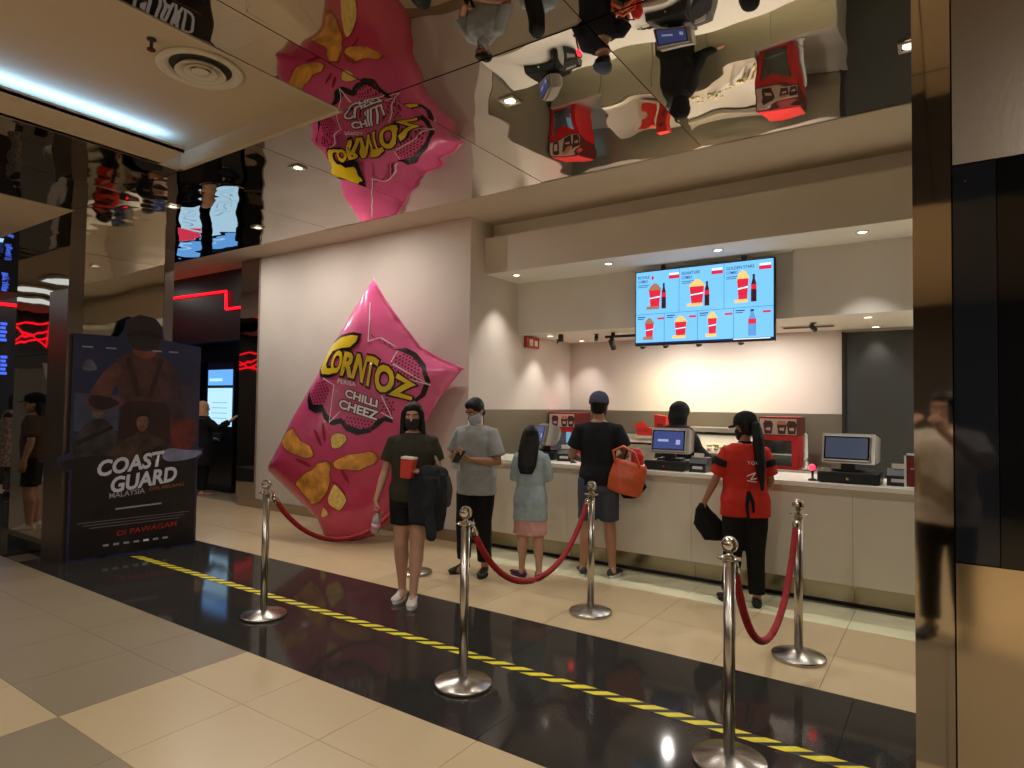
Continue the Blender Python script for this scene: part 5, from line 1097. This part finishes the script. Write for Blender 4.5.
# ---- staff in red shirt
REDC = fab('red_uniform', (186, 44, 32)); BLC = fab('black_uniform', (16, 15, 16))
rs, W, P3, hp = person('staff member in red shirt and black cap with long ponytail', (-1.34, 5.26, 0), DG(206), 1.50,
    dict(eR=(-0.22, 0.0, 1.12), wR=(-0.17, -0.14, 0.98), hR=(0.2, -0.5, -0.6), pR=(0.7, -0.2, 0), eL=(0.255, -0.02, 1.11), wL=(0.34, -0.10, 0.89), hL=(0.05, -0.3, -1), pL=(-0.9, -0.2, 0), cL=1.2, kR=(-0.09, 0.0, 0.49), aR=(-0.10, 0.03, 0.085), kL=(0.10, -0.02, 0.49), aL=(0.13, -0.03, 0.085), tR=10, tL=20), (160, 112, 88), False,
    dict(mat=REDC, sleeve=0.82, hem=0.80, inf=0.038, flare=0.02, collar=BLC), dict(kind='trousers', len=0.97, mat=BLC, r=1.02), dict(mat=M('black_work_shoe', (18, 17, 17), 0.5), smat=BLACKM),
    (32, 8), dict(style='short', mat=HAIR, tail=0.56), cap=fab('black_cap', (18, 18, 20)), mask=M('black_mask3', (24, 22, 22), 0.8), wide=1.06)
shirt = [c for c in rs.children if c.name.startswith('shirt')][0]
bm = bmesh.new(); shL = V((0.155, 0.01, 1.385)); e = V((0.255, -0.02, 1.11)); limb(bm, [shL.lerp(e, 0.30), shL.lerp(e, 0.52)], [0.087, 0.088], 18, rounded=False); cook('sleeve_band', bm, BLC, shirt, 0.009, 2)
bm = bmesh.new(); shR = V((-0.155, 0.01, 1.385)); e = V((-0.22, 0.0, 1.12)); limb(bm, [shR.lerp(e, 0.30), shR.lerp(e, 0.52)], [0.087, 0.088], 18, rounded=False); cook('sleeve_band', bm, BLC, shirt, 0.009, 2)
bm = bmesh.new(); loft(bm, [(V((0, 0.004, 1.00)), 0.195, 0.152, X1, Y1), (V((0, 0.002, 1.035)), 0.193, 0.150, X1, Y1)], 28); sash = cook('apron_tie', bm, BLC, rs, 0.009, 1)
bm = bmesh.new(); limb(bm, [(0.0, 0.155, 1.02), (0.02, 0.175, 0.92), (0.01, 0.185, 0.80)], [0.02, 0.016, 0.012], 8, flat=0.5); limb(bm, [(0.0, 0.155, 1.02), (-0.03, 0.175, 0.94), (-0.035, 0.18, 0.86)], [0.02, 0.016, 0.012], 8, flat=0.5); meshobj('apron_bow', bm, BLC, sash, True)
bm = bmesh.new(); loft(bm, [(V((-0.02, -0.12, 0.58)), 0.19, 0.05, X1, Y1), (V((-0.02, -0.11, 1.02)), 0.17, 0.06, X1, Y1)], 18); cook('apron', bm, BLC, rs, 0.011, 2, 0.008)
def back(x, z): return (-x, 0.168-0.9*x*x, z)
me_t = text_flat('lettering', 'TGV', 0.10, 0.028, lambda a, b_, h_: (lambda q: (q[0], q[1]+0.012, q[2]))(back(a-0.02, 1.27+b_)), WHITEP, shirt)
bm = bmesh.new()
for (a, b_), (c, d_) in (((-0.02, 1.17), (0.05, 1.20)), ((0.05, 1.20), (0.01, 1.14)), ((0.01, 1.14), (0.06, 1.15)), ((-0.02, 1.13), (0.06, 1.12))): tube(bm, [V(back(a, b_))+V((0, 0.012, 0)), V(back(c, d_))+V((0, 0.012, 0))], 0.004, 6)
meshobj('emblem', bm, WHITEP, shirt)
ab_ = held('black_cloth_bag', 'black cloth bag held in the red shirted staff member\'s left hand', 'bag', W, (0.35, -0.12, 0.60), DG(206)); bm = bmesh.new(); loft(bm, [(V((-0.10, 0, -0.05)), 0.09, 0.03, X1, Y1), (V((-0.05, 0, 0.08)), 0.13, 0.05, X1, Y1), (V((0.0, 0, 0.20)), 0.06, 0.04, X1, Y1), (V((0.0, 0, 0.25)), 0.03, 0.03, X1, Y1)], 16); cook('cloth', bm, BLC, ab_, 0.010, 2, 0.010)
meshobj('drawstring', tube(bmesh.new(), [(0.0, -0.03, 0.23), (-0.02, -0.045, 0.15), (-0.03, -0.055, 0.08)], 0.004, 6), M('drawstring_grey', (90, 86, 84), 0.7), ab_)

# ---- staff in black headscarf behind the counter
hj, W, P3, hp = person('staff member in black headscarf and black clothes behind the counter', (-2.50, 6.74, 0), DG(160), 1.60,
    dict(eR=(-0.30, -0.10, 1.16), wR=(-0.42, -0.24, 1.00), hR=(-0.4, -0.7, -0.5), pR=(0.5, 0.1, -0.8), eL=(0.24, -0.10, 1.14), wL=(0.16, -0.30, 1.02), hL=(-0.2, -0.9, -0.2), pL=(-0.3, 0.1, -0.9), lean=(-0.05, -0.06)), (170, 124, 98), False,
    dict(mat=BLC, sleeve=1.85, hem=0.75, inf=0.05, part='tunic'), dict(kind='trousers', len=0.97, mat=BLC), dict(mat=MATS['black_work_shoe'], smat=BLACKM), (0, 16), None, hijab=dict(mat=fab('black_scarf', (14, 13, 14)), hem=1.18, k=1.18), wide=1.3, eyes=False)
# ---- visitor at the kiosk
kk, W, P3, hp = person('visitor in tan headscarf and black coat at the ticket kiosk', (-10.15, 5.82, 0), DG(172), 1.54,
    dict(eR=(-0.30, -0.14, 1.22), wR=(-0.34, -0.36, 1.36), hR=(-0.1, -0.7, 0.7), pR=(0.2, -0.7, -0.6), cR=0.3, eL=(0.23, -0.02, 1.12), wL=(0.15, -0.2, 1.02), hL=(-0.4, -0.9, 0), pL=(-0.2, 0.1, -0.9)), (190, 146, 120), False,
    dict(mat=fab('black_coat', (18, 17, 19)), sleeve=1.85, hem=0.55, inf=0.045, flare=0.04, part='coat'), dict(kind='trousers', len=0.97, mat=BLC), dict(mat=M('pink_flat', (170, 130, 124), 0.5), h=0.07), (0, 0), None, hijab=dict(mat=fab('tan_scarf', (196, 152, 112)), hem=1.40), wide=1.1, eyes=False)
# ---- far figure at the left edge
fp, W, P3, hp = person('far visitor in patterned brown coat at the left edge of the hall', (-12.3, 3.95, 0), DG(200), 1.62, {}, (150, 110, 90), False,
    dict(mat=M('pattern_coat', (110, 92, 76), 0.8, var=0.8, vscale=22), sleeve=1.85, hem=0.50, inf=0.04, flare=0.05, part='coat'), dict(kind='trousers', len=0.97, mat=fab('brown_trousers', (70, 60, 52))), dict(mat=MATS['black_work_shoe']), (0, 0), None, hijab=dict(mat=fab('dark_scarf', (24, 22, 26)), hem=1.32), eyes=False)
# ---- the photographer, seen only in the steel wall
pg, W, P3, hp = person('photographer in cream shirt and black trousers reflected in the steel wall', (-0.02, -0.50, 0), DG(196), 1.68,
    dict(eR=(-0.25, -0.14, 1.22), wR=(-0.11, -0.36, 1.43), hR=(0.35, -0.35, 0.8), pR=(0.5, 0.5, 0.1), cR=0.9, eL=(0.25, -0.14, 1.22), wL=(0.11, -0.36, 1.43), hL=(-0.35, -0.35, 0.8), pL=(-0.5, 0.5, 0.1), cL=0.9), (184, 138, 112), True,
    dict(mat=fab('cream_shirt', (214, 202, 184)), sleeve=0.85, hem=0.80, inf=0.04), dict(kind='trousers', len=0.95, mat=fab('photographer_trousers', (22, 21, 22))), dict(mat=M('photo_shoe', (30, 28, 28), 0.5), smat=BLACKM), (0, 4), dict(style='short', mat=HAIR))
ph = thing('camera_phone', 'phone held up by the photographer reflected in the steel wall', 'phone', (0.03, -0.045, CAM_H), YAW)
box('case', -0.04, 0.04, -0.010, 0.0, -0.085, 0.085, BLACK, ph, 0.003); box('screen', -0.036, 0.036, -0.0115, -0.010, -0.08, 0.08, CYANS, ph); box('lens_bump', -0.03, 0.0, 0.0, 0.004, 0.03, 0.07, BLACKG, ph)
# ---- visitor just out of frame, seen in the column's mirror
rv, W, P3, hp = person('visitor in black hat, brown top and dark shorts mirrored in the column', (-9.0, 2.16, 0), DG(215), 1.60, {}, (176, 132, 106), False,
    dict(mat=fab('brown_tee', (76, 60, 50)), sleeve=0.8, hem=0.84, inf=0.03), dict(kind='trousers', part='shorts', len=0.42, mat=fab('dark_shorts', (36, 35, 38)), r=1.08), dict(mat=MATS['white_canvas']), (0, 0), dict(style='long', len=0.34, mat=HAIR, front=False), cap=MATS['black_cap'], eyes=False)

cook_all()
